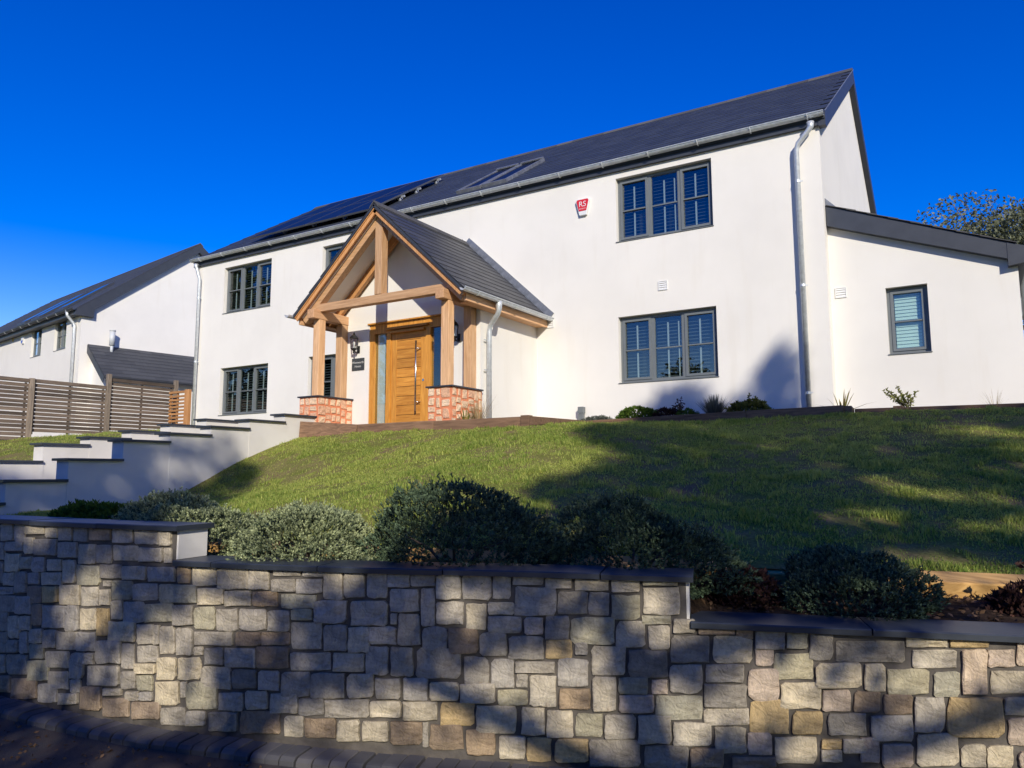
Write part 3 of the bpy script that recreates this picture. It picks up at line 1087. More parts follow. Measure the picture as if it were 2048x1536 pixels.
    # kerb of paving blocks
    kerb = empty('kerb', (-3.2, 3.2, 0), 'row of dark paving blocks set along the foot of the stone wall', kind='structure')
    u = u_of_x(-7.2)
    while u < u_of_x(0.2):
        wb = 0.098 + r.uniform(-0.004, 0.004)
        hz = 0.050 + r.uniform(-0.004, 0.004)
        sk = r.uniform(-0.006, 0.006)
        vs, fs = [], []
        prof = [(-0.285, -0.05), (-0.283, hz * 0.55), (-0.262, hz * 0.92), (-0.24, hz), (-0.095, hz), (-0.08, hz - 0.01), (-0.08, -0.05)]
        for uu, e in ((u + 0.004, 0.004), (u + 0.009, 0), (u + wb - 0.009, 0), (u + wb - 0.004, 0.004)):
            for d, z in prof:
                vs.append(PW(uu + sk, z - e, d + (e if d < -0.2 else -e)))
        n = len(prof)
        for i in range(3):
            for j in range(n - 1):
                fs.append((i * n + j, i * n + j + 1, (i + 1) * n + j + 1, (i + 1) * n + j))
        fs += [tuple(range(n)), tuple(3 * n + j for j in reversed(range(n)))]
        MB().add(vs, [tuple(reversed(f)) for f in fs]).build('kerb_block', 'paver', kerb)
        u += wb
    return wall
front_wall()

# ------------------------------------------------------------------ stepped white walls beside the garden steps
def stepped_walls():
    lev = [(9.16, 9.9, 2.68, 1.9), (8.41, 9.16, 2.54, 1.7), (7.68, 8.41, 2.39, 1.4), (6.97, 7.68, 2.25, 1.1), (6.25, 6.97, 2.12, 0.9), (5.5, 6.25, 1.84, 0.6), (4.76, 5.5, 1.56, 0.3), (4.0, 4.76, 1.28, 0.0)]
    for x, lab in ((-10.3, 'white rendered garden wall stepping down beside the lawn, nearest the bushes'),
                   (-12.45, 'farther white stepped garden wall on the fence side of the steps')):
        t = empty('stepped_wall', (x - 0.14, 7, 1.0), lab, 'wall', 'white stepped walls beside the garden steps')
        for i, (y0, y1, z, zb) in enumerate(lev):
            m = MB()
            m.box(x - 0.28 - (i % 2) * 0.004, x + (i % 2) * 0.006, y0 - 0.0, y1 + (0.0 if i == 0 else 0.02), zb - 0.3, z - 0.03)
            m.build('wall_block', 'render_wall', t)
            c = MB()
            c.box(x - 0.325, x + 0.045, y0 - 0.05, y1 + 0.0 + (0.03 if i == 0 else -0.002), z - 0.03, z + 0.001 * i)
            c.build('coping_slab', 'coping', t, bevel=0.004)
    st = empty('garden_steps', (-11.5, 7, 0.5), 'pale steps rising between the two white stepped walls', 'steps')
    n = 14
    for i in range(n):
        y0 = 3.4 + i * 0.46
        MB().box(-12.45, -10.58, y0, y0 + 0.475, 0.2, 0.45 + i * 0.139).build('step', 'concrete_step', st)
stepped_walls()

# ------------------------------------------------------------------ house
Y0, XL, XR, ZB = 12.75, -17.95, -1.88, 2.2
YB = 21.25
YE, ZE, YR, ZR = 12.655, 7.495, 17.0, 10.27          # eave edge and ridge of the roof surface
SL = math.hypot(YR - YE, ZR - ZE)
house = empty('white_house', (-9.9, 12.75, 2.2), 'large white rendered two storey house with dark slate roof and oak porch', 'house')
PF = lambda u, v, d=0.0: (u, Y0 + d, v)
PL = lambda u, v, d=0.0: (u, 13.05 + d, v)
PD = lambda u, v, d=0.0: (u, 10.77 + d, v)

def window(parent, P, u0, u1, v0, v1, ncol, shutters=True, sash_cols=(0, 2), d=0.10, sill=True, curtain=False, blind=False, single_bar=True):
    fw = 0.052
    m = MB()
    e = 0.002
    m.pbox(P, u0 + e, u0 + fw, v0 + e, v1 - e, d, d + 0.07).pbox(P, u1 - fw, u1 - e, v0 + e, v1 - e, d, d + 0.07)
    m.pbox(P, u0 + fw, u1 - fw, v1 - fw, v1 - e, d + 0.002, d + 0.07).pbox(P, u0 + fw, u1 - fw, v0 + e, v0 + fw, d + 0.002, d + 0.07)
    cw = (u1 - u0 - 2 * fw) / ncol
    for i in range(1, ncol):
        c = u0 + fw + cw * i
        m.pbox(P, c - 0.028, c + 0.028, v0 + fw, v1 - fw, d + 0.003, d + 0.07)
    w = m.build('window', 'frame_grey', parent)
    for i in range(ncol):
        a = u0 + fw + cw * i + (0.028 if i else 0)
        b_ = u0 + fw + cw * (i + 1) - (0.028 if i < ncol - 1 else 0)
        s = 0.042 if i in sash_cols else 0.012
        dd = d - 0.014 if i in sash_cols else d + 0.012
        q = MB()
        q.pbox(P, a, a + s, v0 + fw, v1 - fw, dd, d + 0.055).pbox(P, b_ - s, b_, v0 + fw, v1 - fw, dd, d + 0.055)
        q.pbox(P, a + s, b_ - s, v1 - fw - s, v1 - fw, dd + 0.001, d + 0.055).pbox(P, a + s, b_ - s, v0 + fw, v0 + fw + s, dd + 0.001, d + 0.055)
        q.build('sash', 'frame_grey', w)
        if single_bar:
            vm = (v0 + v1) / 2 - 0.01
            MB().pbox(P, a + s, b_ - s, vm - 0.011, vm + 0.011, dd + 0.012, d + 0.05).build('glazing_bar', 'frame_grey', w)
        MB().pbox(P, a + s, b_ - s, v0 + fw + s, v1 - fw - s, d + 0.030, d + 0.042).build('pane', 'glass', w)
        if shutters:
            sh = MB()
            k = v0 + fw + 0.03
            while k < v1 - fw - 0.05:
                lo, hi = P(a + 0.02, k, d + 0.135), P(b_ - 0.02, k, d + 0.135)
                sh.add([P(a + 0.02, k, d + 0.085), P(b_ - 0.02, k, d + 0.085), P(b_ - 0.02, k + 0.026, d + 0.125), P(a + 0.02, k + 0.026, d + 0.125)], [(0, 1, 2, 3)])
                k += 0.063
            tag(sh.build('louvres', 'louvre_grey', w), kind='stuff')
            mid = (a + b_) / 2 - 0.02
            for hh in ((v0 + 0.06, (v0 + v1) / 2 - 0.05), ((v0 + v1) / 2 + 0.0, v1 - 0.16)):
                MB().pbox(P, mid - 0.014, mid + 0.014, hh[0], hh[1], d + 0.062, d + 0.078).build('tilt_rod', 'shutter_white', w)
            if i == 1:
                MB().pbox(P, b_ - 0.09, b_ - 0.07, v0 + 0.06, v1 - 0.16, d + 0.062, d + 0.078).build('shutter_stile', 'shutter_white', w)
        if blind:
            k = v0 + 0.06
            while k < v1 - 0.08:
                MB().hexa([P(a + .05, k, d + .07), P(b_ - .07, k, d + .07), P(b_ - .07, k, d + .076), P(a + .05, k, d + .076), P(a + .05, k + .052, d + .085), P(b_ - .07, k + .052, d + .085), P(b_ - .07, k + .052, d + .091), P(a + .05, k + .052, d + .091)]).build('blind_slat', 'blind', w)
                k += 0.055
        if curtain:
            cu = MB()
            k = a
            zz = 0
            pts = []
            while k < a + (b_ - a) * 0.45:
                pts.append((k, d + 0.2 + 0.03 * (zz % 2))); k += 0.04; zz += 1
            for (p, dp), (q_, dq) in zip(pts, pts[1:]):
                cu.add([P(p, v0 + 0.05, dp), P(q_, v0 + 0.05, dq), P(q_, v1 - 0.05, dq), P(p, v1 - 0.05, dp)], [(0, 1, 2, 3)])
            cu.build('curtain', 'curtain', w)
    # dark room behind the glass
    bx = MB()
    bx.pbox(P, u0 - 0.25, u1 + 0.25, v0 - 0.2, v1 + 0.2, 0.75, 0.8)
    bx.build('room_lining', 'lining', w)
    if sill:
        MB().pbox(P, u0 - 0.012, u1 + 0.012, v0 - 0.012, v0 + 0.001, -0.018, d - 0.001).build('sill', 'frame_grey', w)
    return w

WIN = [(-5.515, -3.685, 5.93, 7.165), (-5.515, -3.685, 3.265, 4.495), (-16.83, -15.0, 5.86, 7.10), (-16.83, -15.0, 3.155, 4.395),
       (-13.2, -11.9, 5.9, 7.10), (-13.58, -12.1, 3.20, 4.43)]
def house_walls():
    m = MB()
    wall_holes(m, PF, XL, XR, ZB, 7.34, WIN, 0.17)
    # gables, back
    zt = lambda y: ZE + (y - YE) * (ZR - ZE) / (YR - YE) - 0.16 if y <= YR else ZE + (2 * YR - y - YE) * (ZR - ZE) / (YR - YE) - 0.16
    for x in (XR, XL):
        p = [(x, Y0, ZB), (x, YB, ZB), (x, YB, zt(YB)), (x, YR, zt(YR)), (x, Y0, 7.34)]
        m.add(p, [(0, 1, 2, 3, 4)] if x == XR else [(4, 3, 2, 1, 0)])
    m.add([(XR, YB, ZB), (XL, YB, ZB), (XL, YB, zt(YB)), (XR, YB, zt(YB))], [(0, 1, 2, 3)])
    m.build('wall', 'render', house)
    # porch block: door wall and side walls
    p = MB()
    wall_holes(p, PD, -10.65, -7.257, ZB, 4.58, [(-9.84, -7.96, ZB + 0.1, 4.475)], 0.14)
    p.add([(-10.65, 10.77, 4.58), (-7.257, 10.77, 4.58), (-8.955, 10.77, 6.28)], [(0, 1, 2)])
    p.add([(-7.257, 10.77, ZB), (-7.257, 12.75, ZB), (-7.257, 12.75, 4.62), (-7.257, 10.77, 4.62)], [(0, 1, 2, 3)])
    p.add([(-10.65, 12.75, ZB), (-10.65, 10.77, ZB), (-10.65, 10.77, 4.62), (-10.65, 12.75, 4.62)], [(0, 1, 2, 3)])
    p.build('porch_wall', 'render', house)
    # lean-to at the right end
    q = MB()
    lw = (-1.075, -0.495, 3.46, 4.52)
    wall_holes(q, PL, -1.9, 0.68, ZB, 4.60, [lw], 0.17)
    q.add([(-1.9, 13.05, 4.60), (0.68, 13.05, 4.60), (0.68, 13.05, 4.75), (-1.9, 13.05, 5.85)], [(0, 1, 2, 3)])
    q.add([(0.68, 13.05, ZB), (0.68, 19.5, ZB), (0.68, 19.5, 4.75), (0.68, 13.05, 4.75)], [(0, 1, 2, 3)])
    q.build('side_extension', 'render', house)
    window(house, PL, *lw, 1, shutters=False, sash_cols=(0,), blind=True)
    for i, w in enumerate(WIN):
        n = 2 if i >= 4 else 3
        window(house, PF, *w, n, sash_cols=(0, 2) if n == 3 else (0,))
house_walls()

def roof_pt(x, s, off=0.0):
    """a point on the front slope: s metres up from the eave, off metres above the surface"""
    c, sn = (YR - YE) / SL, (ZR - ZE) / SL
    return (x, YE + s * c - off * sn, ZE + s * sn + off * c)
PITCH_R = math.atan2(ZR - ZE, YR - YE)

def box_mesh(name, w, l, t, mat):
    """a slate lying in its own xy plane: lower edge at y = 0, thicker end raised"""
    m = MB()
    m.hexa([(-w / 2, 0, 0.006), (w / 2, 0, 0.006), (w / 2, l, 0), (-w / 2, l, 0), (-w / 2, 0, 0.006 + t), (w / 2, 0, 0.006 + t), (w / 2, l, t * 0.5), (-w / 2, l, t * 0.5)])
    return m.mesh(name, mat)

def house_roof():
    m = MB()
    xa, xb = XL - 0.10, XR + 0.11
    top = [(YE, ZE), (YR, ZR), (2 * YR - YE, ZE), (2 * YR - YE, ZE - 0.12), (YR, ZR - 0.15), (YE, ZE - 0.12)]
    m.prism([(xa, y, z) for y, z in top], (xb - xa, 0, 0))
    roof = m.build('roof', 'slate', house)
    # slates: nearest 300 singly, the rest as one part
    exp, sw = 0.262, 0.30
    nc = int(SL / exp)
    me = box_mesh('slate', sw - 0.005, 0.46, 0.009, 'slate')
    spots = []
    for k in range(nc + 1):
        x = xb - (0.15 if k % 2 else 0.30)
        while x > xa + 0.1:
            spots.append((x, k * exp - 0.03)); x -= sw
    spots.sort(key=lambda p: -p[0])
    rest = MB()
    cs, sn = math.cos(PITCH_R), math.sin(PITCH_R)
    for i, (x, s) in enumerate(spots):
        L = min(0.46, SL - s)
        jx, jt = random.uniform(-0.004, 0.004), random.uniform(0, 0.003)
        if i < 300 and L > 0.4:
            place('slate', me, roof, roof_pt(x, s, 0.002 + jt), (PITCH_R, 0, 0))
        else:
            a, b_ = x - sw / 2 + 0.0025, x + sw / 2 - 0.0025
            lo, hi = 0.008 + jt, 0.002 + jt
            rest.hexa([roof_pt(a, s, lo), roof_pt(b_, s, lo), roof_pt(b_, s + L, hi), roof_pt(a, s + L, hi),
                       roof_pt(a, s, lo + 0.009), roof_pt(b_, s, lo + 0.009), roof_pt(b_, s + L, hi + 0.004), roof_pt(a, s + L, hi + 0.004)])
    tag(rest.build('slate_field', 'slate', roof), kind='stuff')
    # ridge tiles
    x = xb
    tile = MB()
    for k in range(5):
        pass
    prof = [(-0.13, -0.085), (-0.07, -0.02), (0, 0.03), (0.07, -0.02), (0.13, -0.085), (0.12, -0.10), (0, 0.0), (-0.12, -0.10)]
    tile.prism([(0, y, z) for y, z in prof], (-0.445, 0, 0))
    tm = tile.mesh('ridge_tile', 'ridge')
    i = 0
    while x > xa + 0.3:
        place('ridge_tile', tm, roof, (x, YR, ZR + 0.025 + random.uniform(-0.002, 0.002)))
        x -= 0.45; i += 1
    # fascia, soffit, bargeboards
    MB().box(xa + 0.03, xb - 0.03, YE + 0.035, YE + 0.06, 7.29, 7.47).build('fascia', 'anthracite', house)
    MB().box(xa + 0.03, xb - 0.03, YE + 0.06, Y0 - 0.001, 7.297, 7.315).build('soffit', 'anthracite', house)
    for x0, x1 in ((XR + 0.002, xb + 0.004), (xa - 0.004, XL - 0.002)):
        dz = 0.30
        MB().prism([(x0, YE + 0.02, ZE - 0.01), (x0, YR, ZR - 0.01), (x0, YR, ZR - dz), (x0, YE + 0.16, ZE - dz + 0.10), (x0, YE + 0.16, ZE - 0.225), (x0, YE + 0.02, ZE - 0.225)], (x1 - x0, 0, 0)).build('bargeboard', 'anthracite', house)
        MB().prism([(x0, YR, ZR - 0.01), (x0, 2 * YR - YE, ZE - 0.01), (x0, 2 * YR - YE, ZE - dz), (x0, YR, ZR - dz)], (x1 - x0, 0, 0)).build('bargeboard', 'anthracite', house)
    # pale verge clips along the right verge
    MB().prism([(xb + 0.004, YE, ZE + 0.0), (xb + 0.004, YR, ZR + 0.0), (xb + 0.004, YR, ZR + 0.016), (xb + 0.004, YE, ZE + 0.016)], (0.012, 0, 0)).build('verge_trim', 'lead', roof)
    # roof windows
    for a, b_, s0, s1 in ((-9.40, -8.78, 0.42, 2.42), (-8.74, -8.12, 0.46, 2.46)):
        f = MB()
        for (u0, u1, t0, t1) in ((a, a + 0.055, s0, s1), (b_ - 0.055, b_, s0, s1), (a + 0.055, b_ - 0.055, s0, s0 + 0.06), (a + 0.055, b_ - 0.055, s1 - 0.07, s1)):
            f.hexa([roof_pt(u0, t0, 0.0), roof_pt(u1, t0, 0.0), roof_pt(u1, t1, 0.0), roof_pt(u0, t1, 0.0), roof_pt(u0, t0, 0.085), roof_pt(u1, t0, 0.085), roof_pt(u1, t1, 0.085), roof_pt(u0, t1, 0.085)])
        w = f.build('roof_window', 'lead', house)
        MB().hexa([roof_pt(a + .05, s0 + .05, .04), roof_pt(b_ - .05, s0 + .05, .04), roof_pt(b_ - .05, s1 - .06, .04), roof_pt(a + .05, s1 - .06, .04),
                   roof_pt(a + .05, s0 + .05, .06), roof_pt(b_ - .05, s0 + .05, .06), roof_pt(b_ - .05, s1 - .06, .06), roof_pt(a + .05, s1 - .06, .06)]).build('pane', 'solar', w)
        MB().hexa([roof_pt(a + .02, s1 - .09, .09), roof_pt(b_ - .02, s1 - .09, .09), roof_pt(b_ - .02, s1 + .02, .09), roof_pt(a + .02, s1 + .02, .09),
                   roof_pt(a + .02, s1 - .09, .12), roof_pt(b_ - .02, s1 - .09, .12), roof_pt(b_ - .02, s1 + .02, .12), roof_pt(a + .02, s1 + .02, .12)]).build('top_cover', 'lead', w)
    # lean-to roof
    sl = lambda x: 5.99 - (x + 1.88) * 0.418
    lt = MB()
    lt.prism([(-1.88, 12.93, sl(-1.88)), (0.86, 12.93, sl(0.86)), (0.86, 12.93, sl(0.86) - 0.06), (-1.88, 12.93, sl(-1.88) - 0.06)][::-1], (0, 6.7, 0))
    er = lt.build('extension_roof', 'slate', house)
    for k in range(9):
        x0 = -1.86 + k * 0.30
        MB().hexa([(x0, 12.90, sl(x0) + 0.002), (x0 + 0.44, 12.90, sl(x0 + 0.44) + 0.016), (x0 + 0.44, 13.35, sl(x0 + 0.44) + 0.016), (x0, 13.35, sl(x0) + 0.002),
                   (x0, 12.90, sl(x0) + 0.012), (x0 + 0.44, 12.90, sl(x0 + 0.44) + 0.028), (x0 + 0.44, 13.35, sl(x0 + 0.44) + 0.028), (x0, 13.35, sl(x0) + 0.012)]).build('slate', 'ridge', er) if k < 8 else None
    MB().prism([(-1.87, 12.925, sl(-1.87) - 0.02), (0.56, 12.925, sl(0.56) - 0.02), (0.56, 12.925, sl(0.56) - 0.25), (-1.87, 12.925, sl(-1.87) - 0.34)][::-1], (0, 0.124, 0)).build('bargeboard', 'anthracite', house)
    MB().prism([(0.56, 12.918, sl(0.56) - 0.015), (0.84, 12.918, sl(0.84) - 0.015), (0.84, 12.918, 4.64), (0.56, 12.918, 4.61)][::-1], (0, 0.13, 0)).build('barge_end', 'anthracite', house)
    MB().add([(-1.885, 12.93, 6.0), (-1.72, 12.93, 5.95), (-1.885, 12.93, 6.13), (-1.885, 13.4, 6.0), (-1.72, 13.4, 5.95), (-1.885, 13.4, 6.13)], [(0, 1, 2), (5, 4, 3), (0, 3, 4, 1), (1, 4, 5, 2), (2, 5, 3, 0)]).build('lead_flashing', 'lead', house)
house_roof()

def half_gutter(mb, p0, p1, r, out, n=8, th=0.006):
    """half round gutter from p0 to p1; out = horizontal direction away from the wall"""
    p0, p1, out = Vector(p0), Vector(p1), Vector(out)
    prof = []
    for k in range(n + 1):
        a = math.pi * k / n
        prof.append((math.cos(a) * r, -math.sin(a) * r))
    prof += [(x * (1 - th / r), z * (1 - th / r)) for x, z in reversed(prof)]
    mb.prism([p0 + out * x + Vector((0, 0, z)) for x, z in prof], p1 - p0)
    mb.tube([p0 + out * (r + 0.004), p1 + out * (r + 0.004)], 0.011, 6)

def gutters():
    g_ = MB()
    yg, zg = YE - 0.045, 7.462
    half_gutter(g_, (XL - 0.12, yg, zg), (XR + 0.10, yg, zg), 0.062, (0, -1, 0))
    gut = g_.build('gutter', 'galvanised', house)
    x = XR - 0.15
    while x > XL:
        MB().tube([(x, yg - 0.085 * math.cos(a), zg - 0.075 * math.sin(a)) for a in np.linspace(0, math.pi, 7)], 0.012, 5).build('gutter_bracket', 'galvanised', gut)
        x -= 0.92
    def downpipe(x, xw, ztop, zbot, y1=yg, y2=12.66, r=0.042):
        d = MB()
        d.tube([(x, y1, ztop - 0.05), (x, y1, ztop - 0.13), (x - (x - xw) * 0.25, y1 + 0.02, ztop - 0.20), (xw + (x - xw) * 0.15, y2 - 0.03, ztop - 0.36), (xw, y2, ztop - 0.46), (xw, y2, zbot)], [0.062, 0.05, r, r, r, r], 14)
        dp = d.build('downpipe', 'galvanised', house, smooth=True)
        z = ztop - 1.0
        while z > zbot + 0.3:
            c = MB()
            c.tube([(xw, y2, z - 0.02), (xw, y2, z + 0.02)], r + 0.006, 14).box(xw + r, xw + r + 0.035, y2 - 0.005, y2 + 0.005, z - 0.006, z + 0.006).box(xw - 0.01, xw + 0.01, y2, Y0, z - 0.01, z + 0.01)
            c.build('pipe_clip', 'galvanised', dp)
            z -= 1.75
        return dp
    downpipe(-1.99, -2.235, 7.385, 2.45)
    downpipe(-17.86, -17.76, 7.385, 2.45)
    # extension gutter and pipe at its far right corner
    h = MB(); half_gutter(h, (0.90, 12.9, 4.83), (0.90, 19.5, 4.83), 0.06, (1, 0, 0)); h.build('gutter', 'galvanised', house)
    MB().tube([(0.86, 13.3, 4.8), (0.80, 13.3, 4.55), (0.745, 13.3, 4.35), (0.745, 13.3, 2.4)], 0.04, 12).build('downpipe', 'frame_grey', house, smooth=True)
    # air vents on the render
    for P, u, v in ((PF, -4.633, 4.98), (PF, -6.955, 4.53), (PL, -1.727, 4.53)):
        f = MB()
        s = 0.085
        f.pbox(P, u - s, u + s, v - s, v - s + 0.012, -0.016, 0.0).pbox(P, u - s, u + s, v + s - 0.012, v + s, -0.016, 0.0)
        f.pbox(P, u - s, u - s + 0.012, v - s + 0.012, v + s - 0.012, -0.016, 0.0).pbox(P, u + s - 0.012, u + s, v - s + 0.012, v + s - 0.012, -0.016, 0.0)
        vent = f.build('air_vent', 'white_plastic', house)
        for k in range(4):
            z = v - s + 0.014 + k * 0.038
            MB().hexa([P(u - s + .013, z, -0.014), P(u + s - .013, z, -0.014), P(u + s - .013, z, -0.004), P(u - s + .013, z, -0.004),
                       P(u - s + .013, z + .03, -0.006), P(u + s - .013, z + .03, -0.006), P(u + s - .013, z + .03, -0.002), P(u - s + .013, z + .03, -0.002)]).build('vent_slat', 'white_plastic', vent)
gutters()

def front_door():
    P = PD
    fr = MB()
    z0, z1 = 2.30, 4.47
    for a, b_ in ((-9.835, -9.72), (-9.42, -9.318), (-8.476, -8.374), (-8.078, -7.965)):
        fr.pbox(P, a, b_, z0, z1, 0.02, 0.13)
    for a, b_ in ((-9.72, -9.42), (-9.318, -8.476), (-8.374, -8.078)):
        fr.pbox(P, a, b_, 4.29, z1, 0.022, 0.13).pbox(P, a, b_, z0, z0 + 0.05, 0.022, 0.13)
    fr.pbox(P, -9.86, -7.94, z1 + 0.002, z1 + 0.028, -0.03, 0.05)
    d = fr.build('front_door', 'door_z', house)
    MB().pbox(P, -9.40, -8.40, 4.325, 4.365, -0.055, 0.02).build('drip_rail', 'door_x', d)
    MB().pbox(P, -9.30, -8.49, 4.255, 4.295, -0.035, 0.02).build('drip_rail', 'door_x', d)
    a, b_ = -9.314, -8.480
    MB().pbox(P, a, a + 0.13, 2.36, 4.285, 0.045, 0.10).build('door_stile', 'door_z', d)
    MB().pbox(P, b_ - 0.13, b_, 2.36, 4.285, 0.045, 0.10).build('door_stile', 'door_z', d)
    n = 11
    for k in range(n):
        h = (4.285 - 2.36) / n
        MB().pbox(P, a + 0.131, b_ - 0.131, 2.36 + k * h + 0.004, 2.36 + (k + 1) * h - 0.004, 0.050, 0.095).build('plank', 'door_x', d)
    MB().pbox(P, a + 0.13, b_ - 0.13, 2.36, 4.285, 0.062, 0.09).build('door_core', 'lining', d)
    x = -8.665
    h = MB()
    h.tube([P(x, 2.76, -0.03), P(x, 4.06, -0.03)], 0.017, 12)
    h.tube([P(x, 2.93, -0.03), P(x + 0.06, 2.93, 0.046)], 0.010, 8).tube([P(x, 3.92, -0.03), P(x + 0.06, 3.92, 0.046)], 0.010, 8)
    h.build('pull_handle', 'steel', d, smooth=True)
    MB().tube([P(-8.545, 3.33, 0.046), P(-8.545, 3.33, 0.036)], 0.024, 12).build('lock', 'steel', d)
    for u0, u1 in ((-9.72, -9.42), (-8.374, -8.078)):
        MB().pbox(P, u0, u1, 2.35, 4.29, 0.07, 0.085).build('side_pane', 'glass', d)
    MB().pbox(P, -9.70, -9.52, 2.35, 4.29, 0.11, 0.12).build('hall_blind', 'white_plastic', d)
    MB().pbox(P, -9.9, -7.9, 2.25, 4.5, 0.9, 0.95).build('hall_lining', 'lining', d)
front_door()

# ------------------------------------------------------------------ oak porch
CX = -8.955
def porch():
    t = empty('oak_porch', (CX, 10.3, 2.3), 'open oak framed porch with slate roof over the front door', 'porch')
    zr, ze, hw = 6.45, 4.63, 1.98
    yf, yb = 9.86, 12.745
    sl = (zr - ze) / hw
    # posts, plates
    for x in (-10.465, -7.46):
        MB().box(x - 0.08, x + 0.08, 10.0, 10.16, 3.062, 4.522).build('post', 'oak_z', t, bevel=0.008)
    for x0, x1 in ((-10.55, -10.39), (-7.50, -7.34)):
        MB().box(x0, x1, 10.60, 10.765, 3.062, 4.522).build('post', 'oak_z', t, bevel=0.008)
    for x in (-10.465, -7.46):
        MB().box(x - 0.085, x + 0.085, 9.84, 10.768, 4.525, 4.695).build('wall_plate', 'oak_y', t, bevel=0.008)
    MB().box(-10.49, -7.43, 10.004, 10.15, 4.665, 4.815).build('tie_beam', 'oak_x', t, bevel=0.008)
    MB().box(CX - 0.082, CX + 0.082, 9.998, 10.16, 4.817, 6.31).build('king_post', 'oak_z', t, bevel=0.006)
    # curved brackets beside the rear left post
    for s in (-1, 1):
        n = Vector((s * (zr - ze), 0, hw)).normalized()
        def Q(dist, off, y):
            """dist metres down the slope from the ridge, off above the slate bed"""
            return (CX + s * dist * hw / math.hypot(hw, zr - ze), y, zr - dist * (zr - ze) / math.hypot(hw, zr - ze)) if off == 0 else \
                   tuple(Vector((CX + s * dist * hw / math.hypot(hw, zr - ze), y, zr - dist * (zr - ze) / math.hypot(hw, zr - ze))) + n * off)
        L = math.hypot(hw, zr - ze)
        def slab(d0, d1, o0, o1, y0, y1):
            m = MB()
            c = [Q(d0, o0, y0), Q(d1, o0, y0), Q(d1, o0, y1), Q(d0, o0, y1), Q(d0, o1, y0), Q(d1, o1, y0), Q(d1, o1, y1), Q(d0, o1, y1)]
            if s < 0: c = [c[1], c[0], c[3], c[2], c[5], c[4], c[7], c[6]]
            return m.hexa(c)
        # principal rafter of the truss, boarded soffit of the verge
        slab(0.10, L - 0.02, -0.225, -0.062, 10.006, 10.15).build('rafter', 'oak_x', t, bevel=0.006)
        slab(0.02, L + 0.02, -0.062, -0.046, 9.868, 10.004).build('verge_board', 'oak_barge', t)
        slab(0.02, L + 0.03, -0.13, -0.064, 9.885, 9.915).build('barge_strip', 'oak_barge', t)
        slab(0.25, L - 0.06, -0.26, -0.12, 10.62, 10.70).build('rafter', 'oak_barge', t, bevel=0.004)
        # plastered ceiling, slate bed
        slab(0.10, L - 0.05, -0.11, -0.06, 9.97, 12.74).build('ceiling_lining', 'ceiling_white', t)
        bed = slab(0.0, L + 0.02, -0.045, -0.002, yf, yb).build('roof_slope', 'porch_slate', t)
        slab(-0.01, L + 0.03, -0.045, -0.008, yf - 0.012, yf - 0.001).build('verge_trim', 'anthracite', t)
        exp = 0.195
        k = 0
        rest = MB()
        dd = L + 0.03
        while dd > 0.05:
            top = max(0.02, dd - 0.36)
            y = yf - (0.15 if k % 2 else 0.0)
            while y < yb - 0.02:
                y0, y1 = max(y, yf - 0.012) + 0.0015, min(y + 0.30, yb) - 0.0015
                if y1 - y0 > 0.05:
                    j = random.uniform(0, 0.002)
                    c = [Q(top, 0.001 + j, y0), Q(dd, 0.012 + j, y0), Q(dd, 0.012 + j, y1), Q(top, 0.001 + j, y1), Q(top, 0.006 + j, y0), Q(dd, 0.022 + j, y0), Q(dd, 0.022 + j, y1), Q(top, 0.006 + j, y1)]
                    if s < 0:
                        c = [c[1], c[0], c[3], c[2], c[5], c[4], c[7], c[6]]
                        rest.hexa(c)
                    else:
                        MB().hexa(c).build('slate', 'porch_slate', bed)
                y += 0.30
            dd -= exp; k += 1
        if s < 0: tag(rest.build('slate_field', 'porch_slate', bed), kind='stuff')
        # eave fascia timber and gutter
        xe = CX + s * (hw - 0.03)
        MB().box(min(xe, xe - s * 0.05), max(xe, xe - s * 0.05), 9.97, 12.74, 4.46, 4.60).build('eave_board', 'oak_y', t)
        MB().box(min(xe - s * 0.05, CX + s * 1.70), max(xe - s * 0.05, CX + s * 1.70), 10.17, 12.74, 4.475, 4.49).build('soffit_board', 'oak_y', t)
        gm = MB()
        half_gutter(gm, (CX + s * (hw + 0.055), 9.74, 4.625), (CX + s * (hw + 0.055), 12.74, 4.625), 0.055, (s, 0, 0))
        gu = gm.build('gutter', 'galvanised', t)
        for y in (10.15, 11.35, 12.5):
            xg = CX + s * (hw + 0.055)
            MB().tube([(xg + s * 0.068 * math.cos(a), y, 4.625 - 0.064 * math.sin(a)) for a in np.linspace(0, math.pi, 7)], 0.008, 5).build('gutter_bracket', 'galvanised', gu)
        # stepped lead flashing where the slope meets the house wall
        for k in range(10):
            d0 = -0.02 + k * (L + 0.02) / 10
            d1 = d0 + (L + 0.02) / 10 + 0.02
            slab(d0, d1, 0.02 + 0.003 * (k % 2), 0.15, 12.715 - 0.003 * (k % 2), 12.744).build('flashing', 'lead', t)
    # ridge tiles
    y = yf - 0.01
    while y < yb - 0.05:
        prof = [(-0.11, -0.09), (-0.06, -0.03), (0, 0.03), (0.06, -0.03), (0.11, -0.09), (0.10, -0.105), (0, 0.0), (-0.10, -0.105)]
        MB().prism([(CX + a, y, zr + 0.035 + b_) for a, b_ in reversed(prof)], (0, min(0.44, yb - y), 0)).build('ridge_tile', 'ridge', t)
        y += 0.445
    # downpipes
    d = MB()
    x = CX + hw + 0.055
    d.tube([(x, 10.84, 4.60), (x, 10.84, 4.52), (x, 10.84, 4.44), (x - 0.03, 10.845, 4.375), (x - 0.10, 10.87, 4.315), (-7.10, 10.90, 4.255), (-7.155, 10.915, 4.19), (-7.17, 10.92, 4.10), (-7.17, 10.92, 2.35)], [0.064, 0.058, 0.046] + [0.044] * 6, 14)
    dp = d.build('downpipe', 'galvanised', t, smooth=True)
